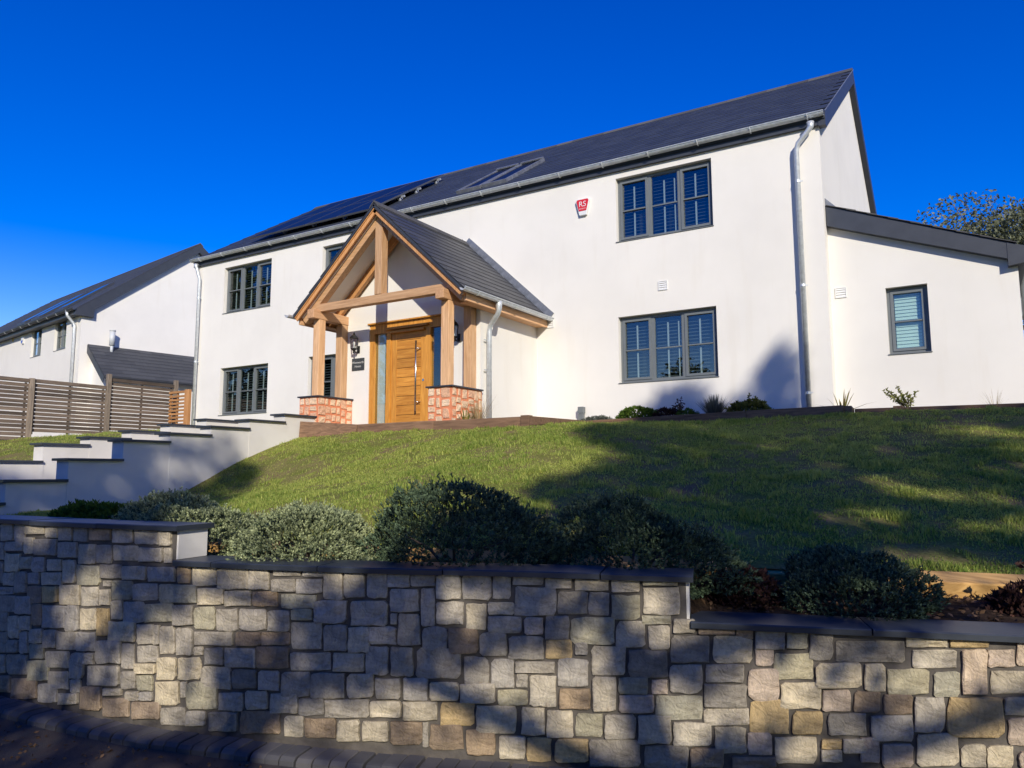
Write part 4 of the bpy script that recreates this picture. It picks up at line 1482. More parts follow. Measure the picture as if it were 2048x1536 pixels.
    for z in (3.95, 3.42):
        MB().tube([(-7.17, 10.92, z - 0.02), (-7.17, 10.92, z + 0.02)], 0.042, 14).box(-7.225, -7.205, 10.83, 10.92, z - 0.008, z + 0.008).build('pipe_clip', 'galvanised', dp)
    d = MB()
    x = CX - hw - 0.055
    d.tube([(x, 11.2, 4.60), (x, 11.2, 4.45), (-10.76, 11.2, 4.15), (-10.72, 11.2, 4.0), (-10.72, 11.2, 2.35)], [0.055, 0.04, 0.036, 0.036, 0.036], 12)
    d.build('downpipe', 'galvanised', t, smooth=True)
    # red sandstone plinths under the posts
    for n_, (x0, x1) in enumerate(((-10.72, -10.24), (-7.70, -7.22))):
        y0, y1, z0, z1 = 9.88, 10.765, 2.15, 3.035
        pl = MB().box(x0, x1, y0, y1, z0, z1).build('plinth', 'red_mortar', t)
        MB().box(x0 - 0.035, x1 + 0.035, y0 - 0.035, y1 + 0.002, z1 + 0.001, z1 + 0.027).build('plinth_coping', 'coping', pl, bevel=0.004)
        faces = [(lambda u, v, d=0.0, y=y0: (u, y + d, v), x0, x1), (lambda u, v, d=0.0, x=x1: (x - d, u, v), y0, y1)]
        r = random.Random(20 + n_)
        for P, a, b_ in faces:
            cell = 0.038
            cols, rows_ = int((b_ - a) / cell), int((z1 - z0) / cell)
            for c, k, w, h in lay_stones(cols, rows_, lambda c, k: False, 3, 5, 3, 5, 40 + n_):
                q0, q1, q2, q3 = a + c * cell, a + (c + w) * cell, z1 - (k + h) * cell, z1 - k * cell
                j4 = [r.uniform(-0.022, 0.022) for _ in range(4)]
                stone_piece(P, [(q0 + j4[0], q2), (q1 - j4[1], q2 + j4[2] * 0.6), (q1 - j4[3], q3), (q0 + j4[1], q3 - j4[0] * 0.6)], 0.036, 0.012, 'sandstone', pl, r)
porch()

# ------------------------------------------------------------------ things on the walls
def text_mesh(txt, size, mat, extrude=0.001, align='CENTER'):
    cu = bpy.data.curves.new('lettering', 'FONT')
    cu.body = txt; cu.size = size; cu.extrude = extrude; cu.align_x = align; cu.align_y = 'CENTER'
    o = bpy.data.objects.new('lettering', cu)
    COL.objects.link(o)
    me = bpy.data.meshes.new_from_object(o.evaluated_get(bpy.context.evaluated_depsgraph_get()))
    bpy.data.objects.remove(o)
    me.materials.clear(); me.materials.append(MATS[mat])
    return me
FACE = (math.radians(90), 0, 0)

def lantern(x, label):
    y, z = 10.63, 3.93
    t = empty('wall_lantern', (x, 10.77, z), label, 'lantern', 'black wall lanterns by the front door')
    m = MB()
    m.lathe((x, y, z), [(0.012, 0.0), (0.02, 0.025), (0.012, 0.04), (0.03, 0.055), (0.055, 0.075), (0.066, 0.085), (0.066, 0.095), (0.05, 0.096)], 6)
    m.build('base_cup', 'black_metal', t)
    m = MB()
    m.lathe((x, y, z), [(0.07, 0.285), (0.088, 0.29), (0.086, 0.30), (0.062, 0.335), (0.03, 0.36), (0.018, 0.372), (0.02, 0.385), (0.008, 0.40), (0.004, 0.412)], 6)
    m.build('roof_cap', 'black_metal', t)
    for k in range(6):
        a = 2 * math.pi * k / 6
        MB().tube([(x + 0.062 * math.cos(a), y + 0.062 * math.sin(a), z + 0.092), (x + 0.076 * math.cos(a), y + 0.076 * math.sin(a), z + 0.288)], 0.006, 5).build('cage_bar', 'black_metal', t)
    g_ = MB()
    vs = []
    for zz, rr in ((0.097, 0.060), (0.284, 0.073)):
        for k in range(6):
            a = 2 * math.pi * k / 6
            vs.append((x + rr * math.cos(a), y + rr * math.sin(a), z + zz))
    g_.add(vs, [(k, (k + 1) % 6, 6 + (k + 1) % 6, 6 + k) for k in range(6)])
    g_.build('glass', 'lamp_glass', t)
    MB().lathe((x, y, z), [(0.012, 0.10), (0.014, 0.14), (0.024, 0.17), (0.026, 0.20), (0.012, 0.225)], 8).build('bulb', 'white_plastic', t)
    b_ = MB()
    b_.tube([(x, y + 0.02, z + 0.06), (x, y + 0.06, z + 0.02), (x, y + 0.10, z + 0.05), (x, y + 0.135, z + 0.09)], 0.011, 6).box(x - 0.03, x + 0.03, 10.757, 10.769, z + 0.02, z + 0.16)
    b_.build('bracket', 'black_metal', t)
lantern(-10.10, 'black lantern on the wall above the house name plate')
lantern(-7.72, 'black lantern on the wall between the right hand porch posts')

sg = empty('name_plate', (-10.10, 10.765, 3.61), 'small dark slate name plate with white lettering left of the door', 'sign')
MB().box(-10.26, -9.945, 10.752, 10.769, 3.615, 3.85).build('plate', 'sign_slate', sg, bevel=0.003)
for txt, z in (('Wentworth', 3.765), ('House', 3.69)):
    place('lettering', text_mesh(txt, 0.062, 'sign_letter'), sg, (-10.102, 10.7505, z), FACE)

al = empty('alarm_box', (-6.19, 12.745, 6.56), 'red and white burglar alarm box high on the white wall', 'alarm')
def shield(P, c, w1, w2, h0, h1, d0, d1):
    pts = [(-w2, h0), (w2, h0), (w1, h1 - 0.03), (w1 - 0.02, h1), (-w1 + 0.02, h1), (-w1, h1 - 0.03)]
    return MB().prism([P(c[0] + a, c[1] + b_, d0) for a, b_ in pts][::-1], Vector(P(0, 0, d1)) - Vector(P(0, 0, d0)))
shield(PF, (-6.185, 6.565), 0.15, 0.075, 0.0, 0.33, 0.0, -0.06).build('case', 'white_plastic', al, bevel=0.008)
shield(PF, (-6.185, 6.565), 0.128, 0.078, 0.085, 0.312, -0.0605, -0.066).build('red_cover', 'red_plastic', al)
place('lettering', text_mesh('RS', 0.15, 'white_plastic'), al, (-6.185, 12.75 - 0.0672, 6.78), FACE)
place('lettering', text_mesh('SECURITY', 0.032, 'white_plastic'), al, (-6.185, 12.75 - 0.0672, 6.69), FACE)

# solar array
for k in range(8):
    c, rr = k % 4, k // 4
    a = -12.94 - c * 1.062
    s0 = 0.42 + rr * 1.752
    where = ['rightmost', 'second from the right', 'third from the right', 'leftmost'][c]
    t = empty('solar_panel', roof_pt(a + 0.5, s0, 0.0), f'dark solar panel on the roof, {where} in the {"lower" if rr == 0 else "upper"} row', 'solar panel', 'solar panels on the house roof')
    def pb(u0, u1, t0, t1, o0, o1):
        return MB().hexa([roof_pt(u0, t0, o0), roof_pt(u1, t0, o0), roof_pt(u1, t1, o0), roof_pt(u0, t1, o0), roof_pt(u0, t0, o1), roof_pt(u1, t0, o1), roof_pt(u1, t1, o1), roof_pt(u0, t1, o1)])
    pb(a + 0.012, a + 1.028, s0 + 0.012, s0 + 1.708, 0.125, 0.158).build('glass_sheet', 'solar', t)
    f = MB()
    for q in ((a, a + 0.012, s0, s0 + 1.72), (a + 1.028, a + 1.04, s0, s0 + 1.72), (a + 0.012, a + 1.028, s0, s0 + 0.012), (a + 0.012, a + 1.028, s0 + 1.708, s0 + 1.72)):
        b8 = pb(*q, 0.12, 0.16); f.add(b8.v, b8.f)
    f.build('frame', 'solar_frame', t)
    for sv in (0.35, 1.35):
        pb(a - 0.005, a + 1.045 + (0.09 if c == 0 else 0), s0 + sv, s0 + sv + 0.04, 0.07, 0.118).build('mounting_rail', 'galvanised', t)
        pb(a + 0.95, a + 1.0, s0 + sv - 0.05, s0 + sv + 0.09, 0.01, 0.07).build('roof_hook', 'galvanised', t)

# ------------------------------------------------------------------ timber fence and gate post on the left
def fence():
    t = empty('slatted_fence', (-19.3, 10, 2.5), 'weathered grey slatted timber fence running up to the house', 'fence')
    posts = [(5.5, 3.92), (7.39, 3.95), (9.28, 3.93), (11.16, 4.24), (13.1, 4.27)]
    for y, z in posts:
        MB().box(-19.26, -19.16, y - 0.05, y + 0.05, 1.6, z).build('post', 'fence_z', t, bevel=0.006)
    for (ya, _), (yb, _), top in zip(posts, posts[1:], (3.88, 3.91, 3.92, 4.14)):
        base = float(side_z(-19.2, (ya + yb) / 2)) + 0.02
        z = top
        MB().box(-19.28, -19.20, ya + 0.052, yb - 0.052, top - 0.085, top).build('top_rail', 'fence_y', t)
        z = top - 0.19
        while z > base:
            dz = random.uniform(-0.008, 0.008)
            m = MB()
            a = (-19.262 + random.uniform(-.003, .003))
            m.hexa([(a, ya + 0.03, z), (a + 0.022, ya + 0.03, z), (a + 0.022, yb - 0.03, z + dz), (a, yb - 0.03, z + dz),
                    (a, ya + 0.03, z + 0.080), (a + 0.022, ya + 0.03, z + 0.080), (a + 0.022, yb - 0.03, z + 0.080 + dz), (a, yb - 0.03, z + 0.080 + dz)])
            m.build('slat', 'fence_y', t)
            z -= 0.098
        for y in (ya + 0.10, (ya + yb) / 2, yb - 0.10):
            MB().box(-19.30, -19.263, y - 0.02, y + 0.02, base, top - 0.09).build('batten', 'fence_z', t)
    t2 = empty('side_gate', (-18.8, 12.9, 2.6), 'new orange timber slatted screen between grey fence and house corner', 'gate')
    MB().box(-18.42, -18.25, 12.83, 12.93, 2.4, 3.94).build('post', 'new_z', t2, bevel=0.006)
    MB().box(-19.14, -18.42, 12.85, 12.91, 3.86, 3.92).build('top_rail', 'new_x', t2)
    for k in range(13):
        z = 2.58 + k * 0.097
        MB().box(-19.14, -18.42, 12.86, 12.885, z, z + 0.055).build('slat', 'new_x', t2)
    for x in (-19.10, -18.80):
        MB().box(x - 0.02, x + 0.02, 12.885, 12.92, 2.45, 3.86).build('batten', 'new_z', t2)
fence()

# ------------------------------------------------------------------ neighbouring house
def neighbour():
    C = Vector((-27.707, 14.930, 0)); gd = Vector((0.14506, 0.98942, 0)); fd = Vector((-0.98942, 0.14506, 0))
    W = lambda a, b_, z: tuple(C + fd * a + gd * b_ + Vector((0, 0, z)))
    t = empty('neighbour_house', tuple(C + Vector((0, 0, 2.3))), 'smaller white house with grey slate roof beyond the timber fence', 'house')
    PFn = lambda u, v, d=0.0: W(-u, d, v)                 # facade; u runs to the right
    PG = lambda u, v, d=0.0: W(d, u, v)                   # gable; u runs away
    wins = [(-2.55, -1.38, 6.375, 7.52), (-5.05, -3.92, 6.375, 7.52)]
    m = MB()
    wall_holes(m, PFn, -16, 0, 2.2, 7.66, wins, 0.17)
    zt = lambda b_: 7.72 + (4.29 - abs(b_ - 4.29)) * 0.765 - 0.1
    m.add([PG(0, 2.2), PG(8.58, 2.2), PG(8.58, zt(8.58)), PG(4.29, zt(4.29)), PG(0, 7.66)], [(0, 1, 2, 3, 4)])
    m.build('wall', 'render', t)
    for w in wins:
        window(t, PFn, *w, 2, shutters=False, sash_cols=(0, 1), curtain=True)
    # roof with its slate courses
    r_ = MB()
    e0, z0, zr = -0.28, 7.62, 11.12
    sec = [(e0, z0), (4.29, zr), (8.86, z0), (8.86, z0 - 0.1), (4.29, zr - 0.14), (e0, z0 - 0.1)]
    r_.prism([W(-0.16, b_, z) for b_, z in sec], fd * 16.5)
    rf = r_.build('roof', 'far_slate', t)
    cr = MB()
    n = 24
    for k in range(n):
        f0, f1 = k / n, (k + 1.25) / n
        f1 = min(f1, 1)
        p0, p1 = (e0 + (4.29 - e0) * f0, z0 + (zr - z0) * f0), (e0 + (4.29 - e0) * f1, z0 + (zr - z0) * f1)
        a = -0.17 - 0.15 * (k % 2)
        while a < 16.2:
            aa, ab = max(a, -0.17), a + 0.60
            cr.hexa([W(ab, p0[0], p0[1] + .012), W(aa, p0[0], p0[1] + .012), W(aa, p1[0], p1[1] + .004), W(ab, p1[0], p1[1] + .004),
                     W(ab, p0[0], p0[1] + .03), W(aa, p0[0], p0[1] + .03), W(aa, p1[0], p1[1] + .01), W(ab, p1[0], p1[1] + .01)])
            a += 0.605
    tag(cr.build('slate_field', 'far_slate', rf), kind='stuff')
    k = -0.17
    while k < 16:
        MB().prism([W(k, 4.29 + b_, zr + z) for b_, z in ((-0.14, -0.06), (0, 0.05), (0.14, -0.06), (0.12, -0.09), (0, 0.02), (-0.12, -0.09))], fd * 0.58).build('ridge_tile', 'ridge', rf)
        k += 0.6
    bgd = MB()
    bgd.prism([W(-0.162, e0, z0 - 0.01), W(-0.162, 4.29, zr - 0.01), W(-0.162, 4.29, zr - 0.36), W(-0.162, e0 + 0.65, z0 + 0.08), W(-0.162, e0 + 0.65, z0 - 0.22), W(-0.162, e0, z0 - 0.2)], fd * 0.155)
    bgd.build('bargeboard', 'anthracite', t)
    MB().prism([W(-0.162, 4.29, zr - 0.01), W(-0.162, 8.86, z0 - 0.01), W(-0.162, 8.86, z0 - 0.30), W(-0.162, 4.29, zr - 0.36)], fd * 0.155).build('bargeboard', 'anthracite', t)
    MB().hexa([W(16.3, e0 + .02, z0 - .18), W(-0.14, e0 + .02, z0 - .18), W(-0.14, 0, z0 - .18), W(16.3, 0, z0 - .18), W(16.3, e0 + .02, z0 - .04), W(-0.14, e0 + .02, z0 - .04), W(-0.14, 0, z0 - .04), W(16.3, 0, z0 - .04)]).build('soffit', 'anthracite', t)
    gm = MB(); half_gutter(gm, W(-0.2, e0 - 0.06, z0 + 0.02), W(16.3, e0 - 0.06, z0 + 0.02), 0.07, tuple(-gd)); gu = gm.build('gutter', 'anthracite', t)
    k = 0.4
    while k < 16:
        MB().tube([W(k, e0 - 0.06 - 0.08 * math.cos(a), z0 + 0.02 - 0.08 * math.sin(a)) for a in np.linspace(0, math.pi, 6)], 0.012, 4).build('gutter_bracket', 'galvanised', gu)
        k += 0.95
    MB().tube([W(0.45, e0 - 0.06, 7.6), W(0.45, e0 - 0.05, 7.45), W(0.42, -0.12, 7.2), W(0.40, -0.08, 7.1), W(0.40, -0.08, 3.0)], [0.07, 0.055, 0.055, 0.055, 0.055], 10).build('downpipe', 'galvanised', t, smooth=True)
    # roof windows
    for a in (2.6, 5.2, 6.9):
        q = lambda s, o: (e0 + (4.29 - e0) * s, z0 + (zr - z0) * s + o)
        fr = []
        for o in (0.03, 0.13):
            for (aa, ss) in ((a + 0.95, 0.12), (a, 0.12), (a, 0.52), (a + 0.95, 0.52)):
                fr.append(W(aa, *q(ss, o)))
        f = MB().hexa(fr).build('roof_window', 'anthracite', t)
        MB().add([W(a + .88, *q(.15, .136)), W(a + .07, *q(.15, .136)), W(a + .07, *q(.49, .136)), W(a + .88, *q(.49, .136))], [(0, 1, 2, 3)]).build('pane', 'glass', f)
    # low side building against the gable
    b0, o1 = 0.28, -1.65
    s = MB()
    s.add([W(0, b0 + .18, 2.2), W(o1 + .2, b0 + .18, 2.2), W(o1 + .2, b0 + .18, 5.1), W(0, b0 + .18, 6.3)], [(3, 2, 1, 0)])
    s.add([W(o1 + .2, b0 + .18, 2.2), W(o1 + .2, 7.5, 2.2), W(o1 + .2, 7.5, 5.1), W(o1 + .2, b0 + .18, 5.1)], [(0, 1, 2, 3)])
    s.build('side_wall', 'render', t)
    lo = MB()
    lo.prism([W(0, b0, 6.40), W(o1, b0, 5.08), W(o1, b0, 5.0), W(0, b0, 6.3)], gd * 7.6)
    lr = lo.build('side_roof', 'far_slate', t)
    n = 9
    ss = MB()
    for k in range(n):
        f0, f1 = 1 - k / n, max(0, 1 - (k + 1.2) / n)
        y = b0 - 0.02 - 0.2 * (k % 2)
        while y < 7.8:
            ya, yb_ = max(y, b0 - 0.02), y + 0.455
            ss.hexa([W(o1 * f0, ya, 6.4 - 1.32 * f0 + .012), W(o1 * f0, yb_, 6.4 - 1.32 * f0 + .012), W(o1 * f1, yb_, 6.4 - 1.32 * f1 + .004), W(o1 * f1, ya, 6.4 - 1.32 * f1 + .004),
                     W(o1 * f0, ya, 6.4 - 1.32 * f0 + .034), W(o1 * f0, yb_, 6.4 - 1.32 * f0 + .034), W(o1 * f1, yb_, 6.4 - 1.32 * f1 + .012), W(o1 * f1, ya, 6.4 - 1.32 * f1 + .012)])
            y += 0.46
    tag(ss.build('slate_field', 'far_slate', lr), kind='stuff')
    MB().prism([W(0, b0 - 0.03, 6.38), W(o1, b0 - 0.03, 5.05), W(o1 + .1, b0 - 0.03, 4.85), W(0, b0 - 0.03, 6.08)], gd * 0.025).build('bargeboard', 'anthracite', t)
    gm = MB(); half_gutter(gm, W(o1 - 0.05, b0, 5.05), W(o1 - 0.05, 7.7, 5.05), 0.06, tuple(-fd)); gm.build('gutter', 'anthracite', t)
    fl = empty('flue', W(-0.25, 1.0, 6.2), 'short grey flue pipe against the white gable of the farther house', 'flue')
    MB().tube([W(-0.28, 1.0, 6.1), W(-0.28, 1.0, 6.45)], 0.055, 10).build('pipe', 'flue_grey', fl, smooth=True)
    MB().tube([W(-0.28, 1.0, 6.42), W(-0.28, 1.0, 6.95)], 0.10, 12).build('sleeve', 'flue_grey', fl, smooth=True)
    MB().tube([W(-0.28, 1.0, 6.96), W(-0.28, 1.0, 7.0)], 0.115, 12).build('cap', 'flue_grey', fl, smooth=True)
    a2 = empty('alarm_box', PFn(-5.95, 7.1), 'white and blue alarm box on the farther white house', 'alarm')
    sh = [(-0.06, 0), (0.06, 0), (0.14, 0.26), (0.12, 0.3), (-0.12, 0.3), (-0.14, 0.26)]
    MB().prism([PFn(-5.95 + a, 7.06 + b_, 0) for a, b_ in sh][::-1], -gd * 0.07).build('case', 'white_plastic', a2)
    MB().prism([PFn(-5.95 + a * 0.75, 7.07 + b_ * 0.4, -0.071) for a, b_ in sh][::-1], -gd * 0.006).build('blue_panel', 'blue_plastic', a2)
    MB().pbox(PFn, -7.32, -7.2, 7.3, 7.48, -0.03, 0).build('sensor_box', 'yellow_plastic', t)
    # far roof corner peeping over the fence at the picture's left edge
    o = empty('garage', W(3.2, -4.0, 2.3), 'grey slate roof corner of a low outbuilding behind the fence', 'outbuilding')
    MB().prism([W(2.6, -5.2, 4.0), W(2.6, -3.9, 5.35), W(2.6, -2.6, 4.0)], fd * 5).build('roof', 'far_slate', o)
    MB().prism([W(2.75, -5.0, 2.2), W(2.75, -5.0, 4.02), W(2.75, -2.8, 4.02), W(2.75, -2.8, 2.2)], fd * 4.6).build('wall', 'render', o)
neighbour()

# ------------------------------------------------------------------ timber sleepers
def sleepers():
    t = empty('sleeper_edging', (-5, 10.5, 2.3), 'low brown timber sleeper edging along the top of the lawn', 'edging')
    def run(p0, p1, z0, z1, n, w=0.10, h=0.30):
        p0, p1 = Vector((*p0, 0)), Vector((*p1, 0))
        for i in range(n):
            a, b_ = p0.lerp(p1, i / n), p0.lerp(p1, (i + 1) / n)
            za, zb = z0 + (z1 - z0) * i / n, z0 + (z1 - z0) * (i + 1) / n
            d = (b_ - a).normalized() * 0.003
            j = random.uniform(-0.006, 0.006)
            MB().beam(a + d + Vector((0, 0, za - h / 2 + j)), b_ - d + Vector((0, 0, zb - h / 2 + j)), w, h).build('sleeper', 'sleeper_x', t, bevel=0.008)
    run((-10.28, 9.52), (-9.12, 9.74), 2.56, 2.475, 1)
    run((-9.10, 9.75), (-5.80, 9.75), 2.47, 2.475, 2)
    MB().box(-5.80, -5.66, 9.68, 9.81, 2.1, 2.49).build('corner_post', 'sleeper_x', t, bevel=0.006)
    run((-5.73, 9.83), (-5.73, 11.70), 2.48, 2.52, 1)
    run((-5.75, 11.76), (-1.60, 11.76), 2.53, 2.585, 3)
    run((-1.545, 11.72), (-1.545, 12.0), 2.58, 2.56, 1)
    run((-1.49, 12.0), (3.0, 12.0), 2.545, 2.50, 2)
    MB().box(-0.98, -0.86, 11.93, 12.02, 2.2, 2.56).build('peg', 'sleeper_x', t)
    t2 = empty('lower_edging', (-1.5, 5, 0.8), 'golden brown timber sleepers edging the bottom of the lawn above the bushes', 'edging')
    pts = [(-9.2, 4.0), (-7.5, 4.0), (-5.6, 4.07), (-3.75, 4.36), (-1.95, 4.88), (-0.35, 5.55), (1.5, 6.30), (3.2, 6.9)]
    for a, b_ in zip(pts, pts[1:]):
        za, zb = float(np.interp(a[0], lX, lZ)), float(np.interp(b_[0], lX, lZ))
        A, B = Vector((*a, za - 0.04)), Vector((*b_, zb - 0.04))
        d = (B - A).normalized() * 0.004
        MB().beam(A + d, B - d, 0.22, 0.125, (0, -0.22, 1)).build('sleeper', 'sleeper_gold', t2, bevel=0.01)
sleepers()

b_ = MB()
b_.box(-6.31, -6.21, 12.62, 12.72, 2.4, 2.80)
bo = empty('rainwater_gully', (-6.26, 12.67, 2.4), 'small grey pipe stub standing against the white wall', 'pipe')
MB().box(-6.305, -6.215, 12.63, 12.72, 2.4, 2.74).build('pipe', 'frame_grey', bo, bevel=0.004)
MB().box(-6.315, -6.205, 12.62, 12.73, 2.74, 2.86).build('hopper', 'frame_grey', bo, bevel=0.006)

# ------------------------------------------------------------------ plants
def sphere_pts(n):
    z = rng.uniform(-0.25, 1, n); a = rng.uniform(0, 2 * np.pi, n)
    r = np.sqrt(np.clip(1 - z * z, 0, 1))
    return np.stack([r * np.cos(a), r * np.sin(a), z], 1)

def lumpy(d, seed, amp):
    ax = fbm(d[:, 0] * 2.3 + 7 * seed, d[:, 1] * 2.3 + d[:, 2] * 1.7, seed, 3)
    ay = fbm(d[:, 2] * 2.6 + 3 * seed, d[:, 0] * 2.1 - d[:, 1] * 1.3, seed + 9, 3)
    return 1 + amp * (ax + ay - 1.0)

def shrub(label, c, rad, n, leaf, mat, seed, amp=0.45, per=9, group=None, stems=7, name='shrub', twig=0.032, upward=0.35):
    """a mound of small leafy sprigs on a few woody stems"""
    t = empty(name, c, label, 'shrub', group)
    d = sphere_pts(n)
    if 'hebe' in mat: amp *= 1.25
    depth = np.where(rng.random(n) < 0.80, rng.uniform(0.95, 1.02, n), rng.uniform(0.70, 0.95, n))
    depth = np.where(rng.random(n) < 0.03, rng.uniform(1.03, 1.10, n), depth)
    rr = lumpy(d, seed, amp) * depth
    rad = np.array(rad)
    base = np.array(c) + d * rad * rr[:, None]
    nor = unit(d / rad) * 1.0
    nor[:, 2] += upward
    nor = unit(nor + rng.normal(size=nor.shape) * 0.32)
    k = np.repeat(np.arange(n), per)
    step = np.tile(np.arange(per) / per, n)
    ax = nor[k] + rng.normal(size=(n * per, 3)) * 0.62 * (1 - 0.5 * step[:, None])
    cen = base[k] + nor[k] * (step[:, None] - 0.6) * twig
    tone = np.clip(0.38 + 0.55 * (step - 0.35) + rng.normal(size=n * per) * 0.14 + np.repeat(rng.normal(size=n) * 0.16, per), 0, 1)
    cen[:, 2] = np.maximum(cen[:, 2], c[2] + 0.0)
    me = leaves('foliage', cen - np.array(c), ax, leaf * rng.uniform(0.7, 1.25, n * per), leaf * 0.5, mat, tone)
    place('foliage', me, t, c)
    for i in range(stems):
        a = 2 * math.pi * i / stems + rng.uniform(-0.3, 0.3)
        e = Vector((c[0] + rad[0] * 0.6 * math.cos(a), c[1] + rad[1] * 0.6 * math.sin(a), c[2] + rad[2] * 0.45))
        m_ = Vector(c).lerp(e, 0.5) + Vector((0, 0, 0.03))
        MB().tube([Vector(c) + Vector((0, 0, -0.05)), m_, e], [0.012, 0.009, 0.005], 6).build('stem', 'stem_brown', t)
    return t

GB = 'rounded shrubs along the front wall'
shrub('low dark green shrub at the far left behind the stone wall', (-6.35, 3.62, 1.20), (0.42, 0.30, 0.17), 900, 0.035, 'green_leaf', 1, group=GB, per=8)
shrub('wide grey green mound shrub, half lit, behind the highest part of the stone wall', (-5.36, 3.74, 1.04), (0.74, 0.46, 0.42), 6200, 0.019, 'hebe', 2, group=GB)
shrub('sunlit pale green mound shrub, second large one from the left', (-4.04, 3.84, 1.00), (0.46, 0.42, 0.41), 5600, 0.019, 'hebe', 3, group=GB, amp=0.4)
shrub('dark shaded mound shrub in the middle of the wall', (-3.03, 4.20, 0.98), (0.70, 0.46, 0.49), 6600, 0.019, 'hebe_shaded', 4, group=GB)
shrub('tall dark mound shrub just left of the lowest stretch of wall', (-1.96, 4.66, 0.92), (0.70, 0.46, 0.53), 6800, 0.019, 'hebe_shaded', 5, group=GB)
shrub('dark grey green mound shrub standing behind the lowest coping on the right', (-0.70, 4.95, 0.80), (0.41, 0.36, 0.36), 4800, 0.018, 'hebe_shaded', 6, group=GB, amp=0.4)
shrub('small dark reddish plant between the two right hand mound shrubs', (-1.28, 4.72, 0.80), (0.24, 0.2, 0.24), 700, 0.03, 'red_leaf', 7, group=GB, stems=4)
shrub('small reddish plant in front of the golden sleeper at the right edge', (0.16, 5.28, 0.80), (0.17, 0.14, 0.16), 260, 0.04, 'red_leaf', 8, group=GB, stems=4)

GU = 'plants in the bed under the house wall'
shrub('tiny pale green cushion plant beside the grey pipe stub', (-5.72, 12.2, 2.46), (0.32, 0.22, 0.16), 700, 0.03, 'grey_leaf', 11, group=GU)
shrub('dark green rounded plant under the left part of the lower right window', (-4.98, 12.2, 2.46), (0.40, 0.26, 0.28), 900, 0.04, 'green_leaf', 12, group=GU)
shrub('dark reddish bush next to the green rounded plant', (-4.45, 12.2, 2.46), (0.26, 0.2, 0.24), 420, 0.04, 'red_leaf', 13, group=GU)
shrub('low olive plant left of the grey lavender', (-4.08, 12.2, 2.46), (0.24, 0.2, 0.19), 420, 0.035, 'green_leaf', 14, group=GU)
shrub('yellow green leafy bush right of the grey lavender', (-3.02, 12.2, 2.46), (0.36, 0.24, 0.30), 600, 0.05, 'olive_leaf', 15, group=GU, amp=0.8)

def blades(label, name, c, n, length, spread, width, mat, group, cat='plant', droop=0.5):
    t = empty(name, c, label, cat, group)
    a = rng.uniform(0, 2 * np.pi, n); tilt = rng.uniform(0.05, spread, n)
    L = length * rng.uniform(0.6, 1.1, n)
    d0 = np.stack([np.cos(a) * np.sin(tilt), np.sin(a) * np.sin(tilt), np.cos(tilt)], 1)
    side = np.stack([-np.sin(a), np.cos(a), np.zeros(n)], 1)
    b0 = np.stack([np.cos(a), np.sin(a), np.zeros(n)], 1) * 0.03
    v = []
    for f, w in ((0, 1), (0.4, 0.9), (0.75, 0.6), (1, 0.05)):
        p = b0 + d0 * (L * f)[:, None]
        p[:, :2] += (d0[:, :2] * (L * f * f * droop)[:, None])
        p[:, 2] -= L * f * f * droop * tilt * 0.5
        v += [p - side * width * w / 2, p + side * width * w / 2]
    v = np.stack(v, 1)
    me = raw_mesh('blade_tuft', v, 8, mat, np.clip(rng.normal(0.5, 0.25, n), 0, 1), [(0, 1, 3, 2), (2, 3, 5, 4), (4, 5, 7, 6)])
    place('blade_tuft', me, t, c)
    return t
blades('grey lavender clump with thin flower stalks', 'lavender', (-3.62, 12.2, 2.48), 520, 0.42, 0.75, 0.012, 'grey_leaf', GU, droop=0.15)
blades('spiky red and yellow striped plant near the corner of the house', 'spiky_plant', (-1.70, 12.3, 2.48), 16, 0.42, 0.95, 0.03, 'spike_leaf', GU)
blades('feathery straw coloured grass beside the porch downpipe', 'ornamental_grass', (-7.02, 10.35, 2.36), 160, 0.62, 0.55, 0.005, 'straw', GU, droop=0.4)
blades('short green spiky plant beside the right stone plinth', 'spiky_plant', (-7.10, 10.12, 2.36), 22, 0.34, 0.9, 0.025, 'olive_leaf', GU)
blades('thin dry grass stems at the right end of the extension wall', 'dry_stems', (0.25, 12.4, 2.44), 26, 0.36, 0.6, 0.005, 'straw', GU)
blades('a few dry stems between the porch and the grey pipe stub', 'dry_stems', (-6.75, 12.3, 2.36), 22, 0.36, 0.7, 0.005, 'straw', GU)

def twiggy(label, c, n, h, spread, mat, group, leaf=0.05):
    t = empty('sapling', c, label, 'plant', group)
    cen, ax = [], []
    for i in range(n):
        a = rng.uniform(0, 2 * np.pi)
        e = Vector((c[0] + spread * math.cos(a) * rng.uniform(0.3, 1), c[1] + spread * 0.5 * math.sin(a), c[2] + h * rng.uniform(0.6, 1)))
        m_ = Vector(c).lerp(e, 0.5) + Vector((rng.uniform(-.03, .03), 0, 0.03))
        MB().tube([c, m_, e], [0.006, 0.005, 0.002], 5).build('stem', 'stem_brown', t)
        for k in np.linspace(0.35, 1, 16):
            p = Vector(c).lerp(m_, k * 2) if k < 0.5 else m_.lerp(e, k * 2 - 1)
            for _ in range(2):
                cen.append(tuple(p - Vector(c))); ax.append(rng.normal(size=3) + np.array([0, 0, 0.3]))
    me = leaves('foliage', np.array(cen), np.array(ax), leaf * rng.uniform(0.7, 1.2, len(cen)), leaf * 0.5, mat, rng.uniform(0.2, 0.9, len(cen)))
    place('foliage', me, t, c)
twiggy('thin leafy sapling under the small extension window', (-0.80, 12.25, 2.46), 11, 0.42, 0.34, 'olive_leaf', GU)
twiggy('dark red twiggy plant beside the lavender', (-4.22, 12.15, 2.48), 6, 0.42, 0.14, 'red_leaf', GU, 0.045)
twiggy('dark red twigs at the right edge above the coping', (0.30, 5.25, 0.86), 8, 0.30, 0.16, 'red_leaf', GB, 0.045)

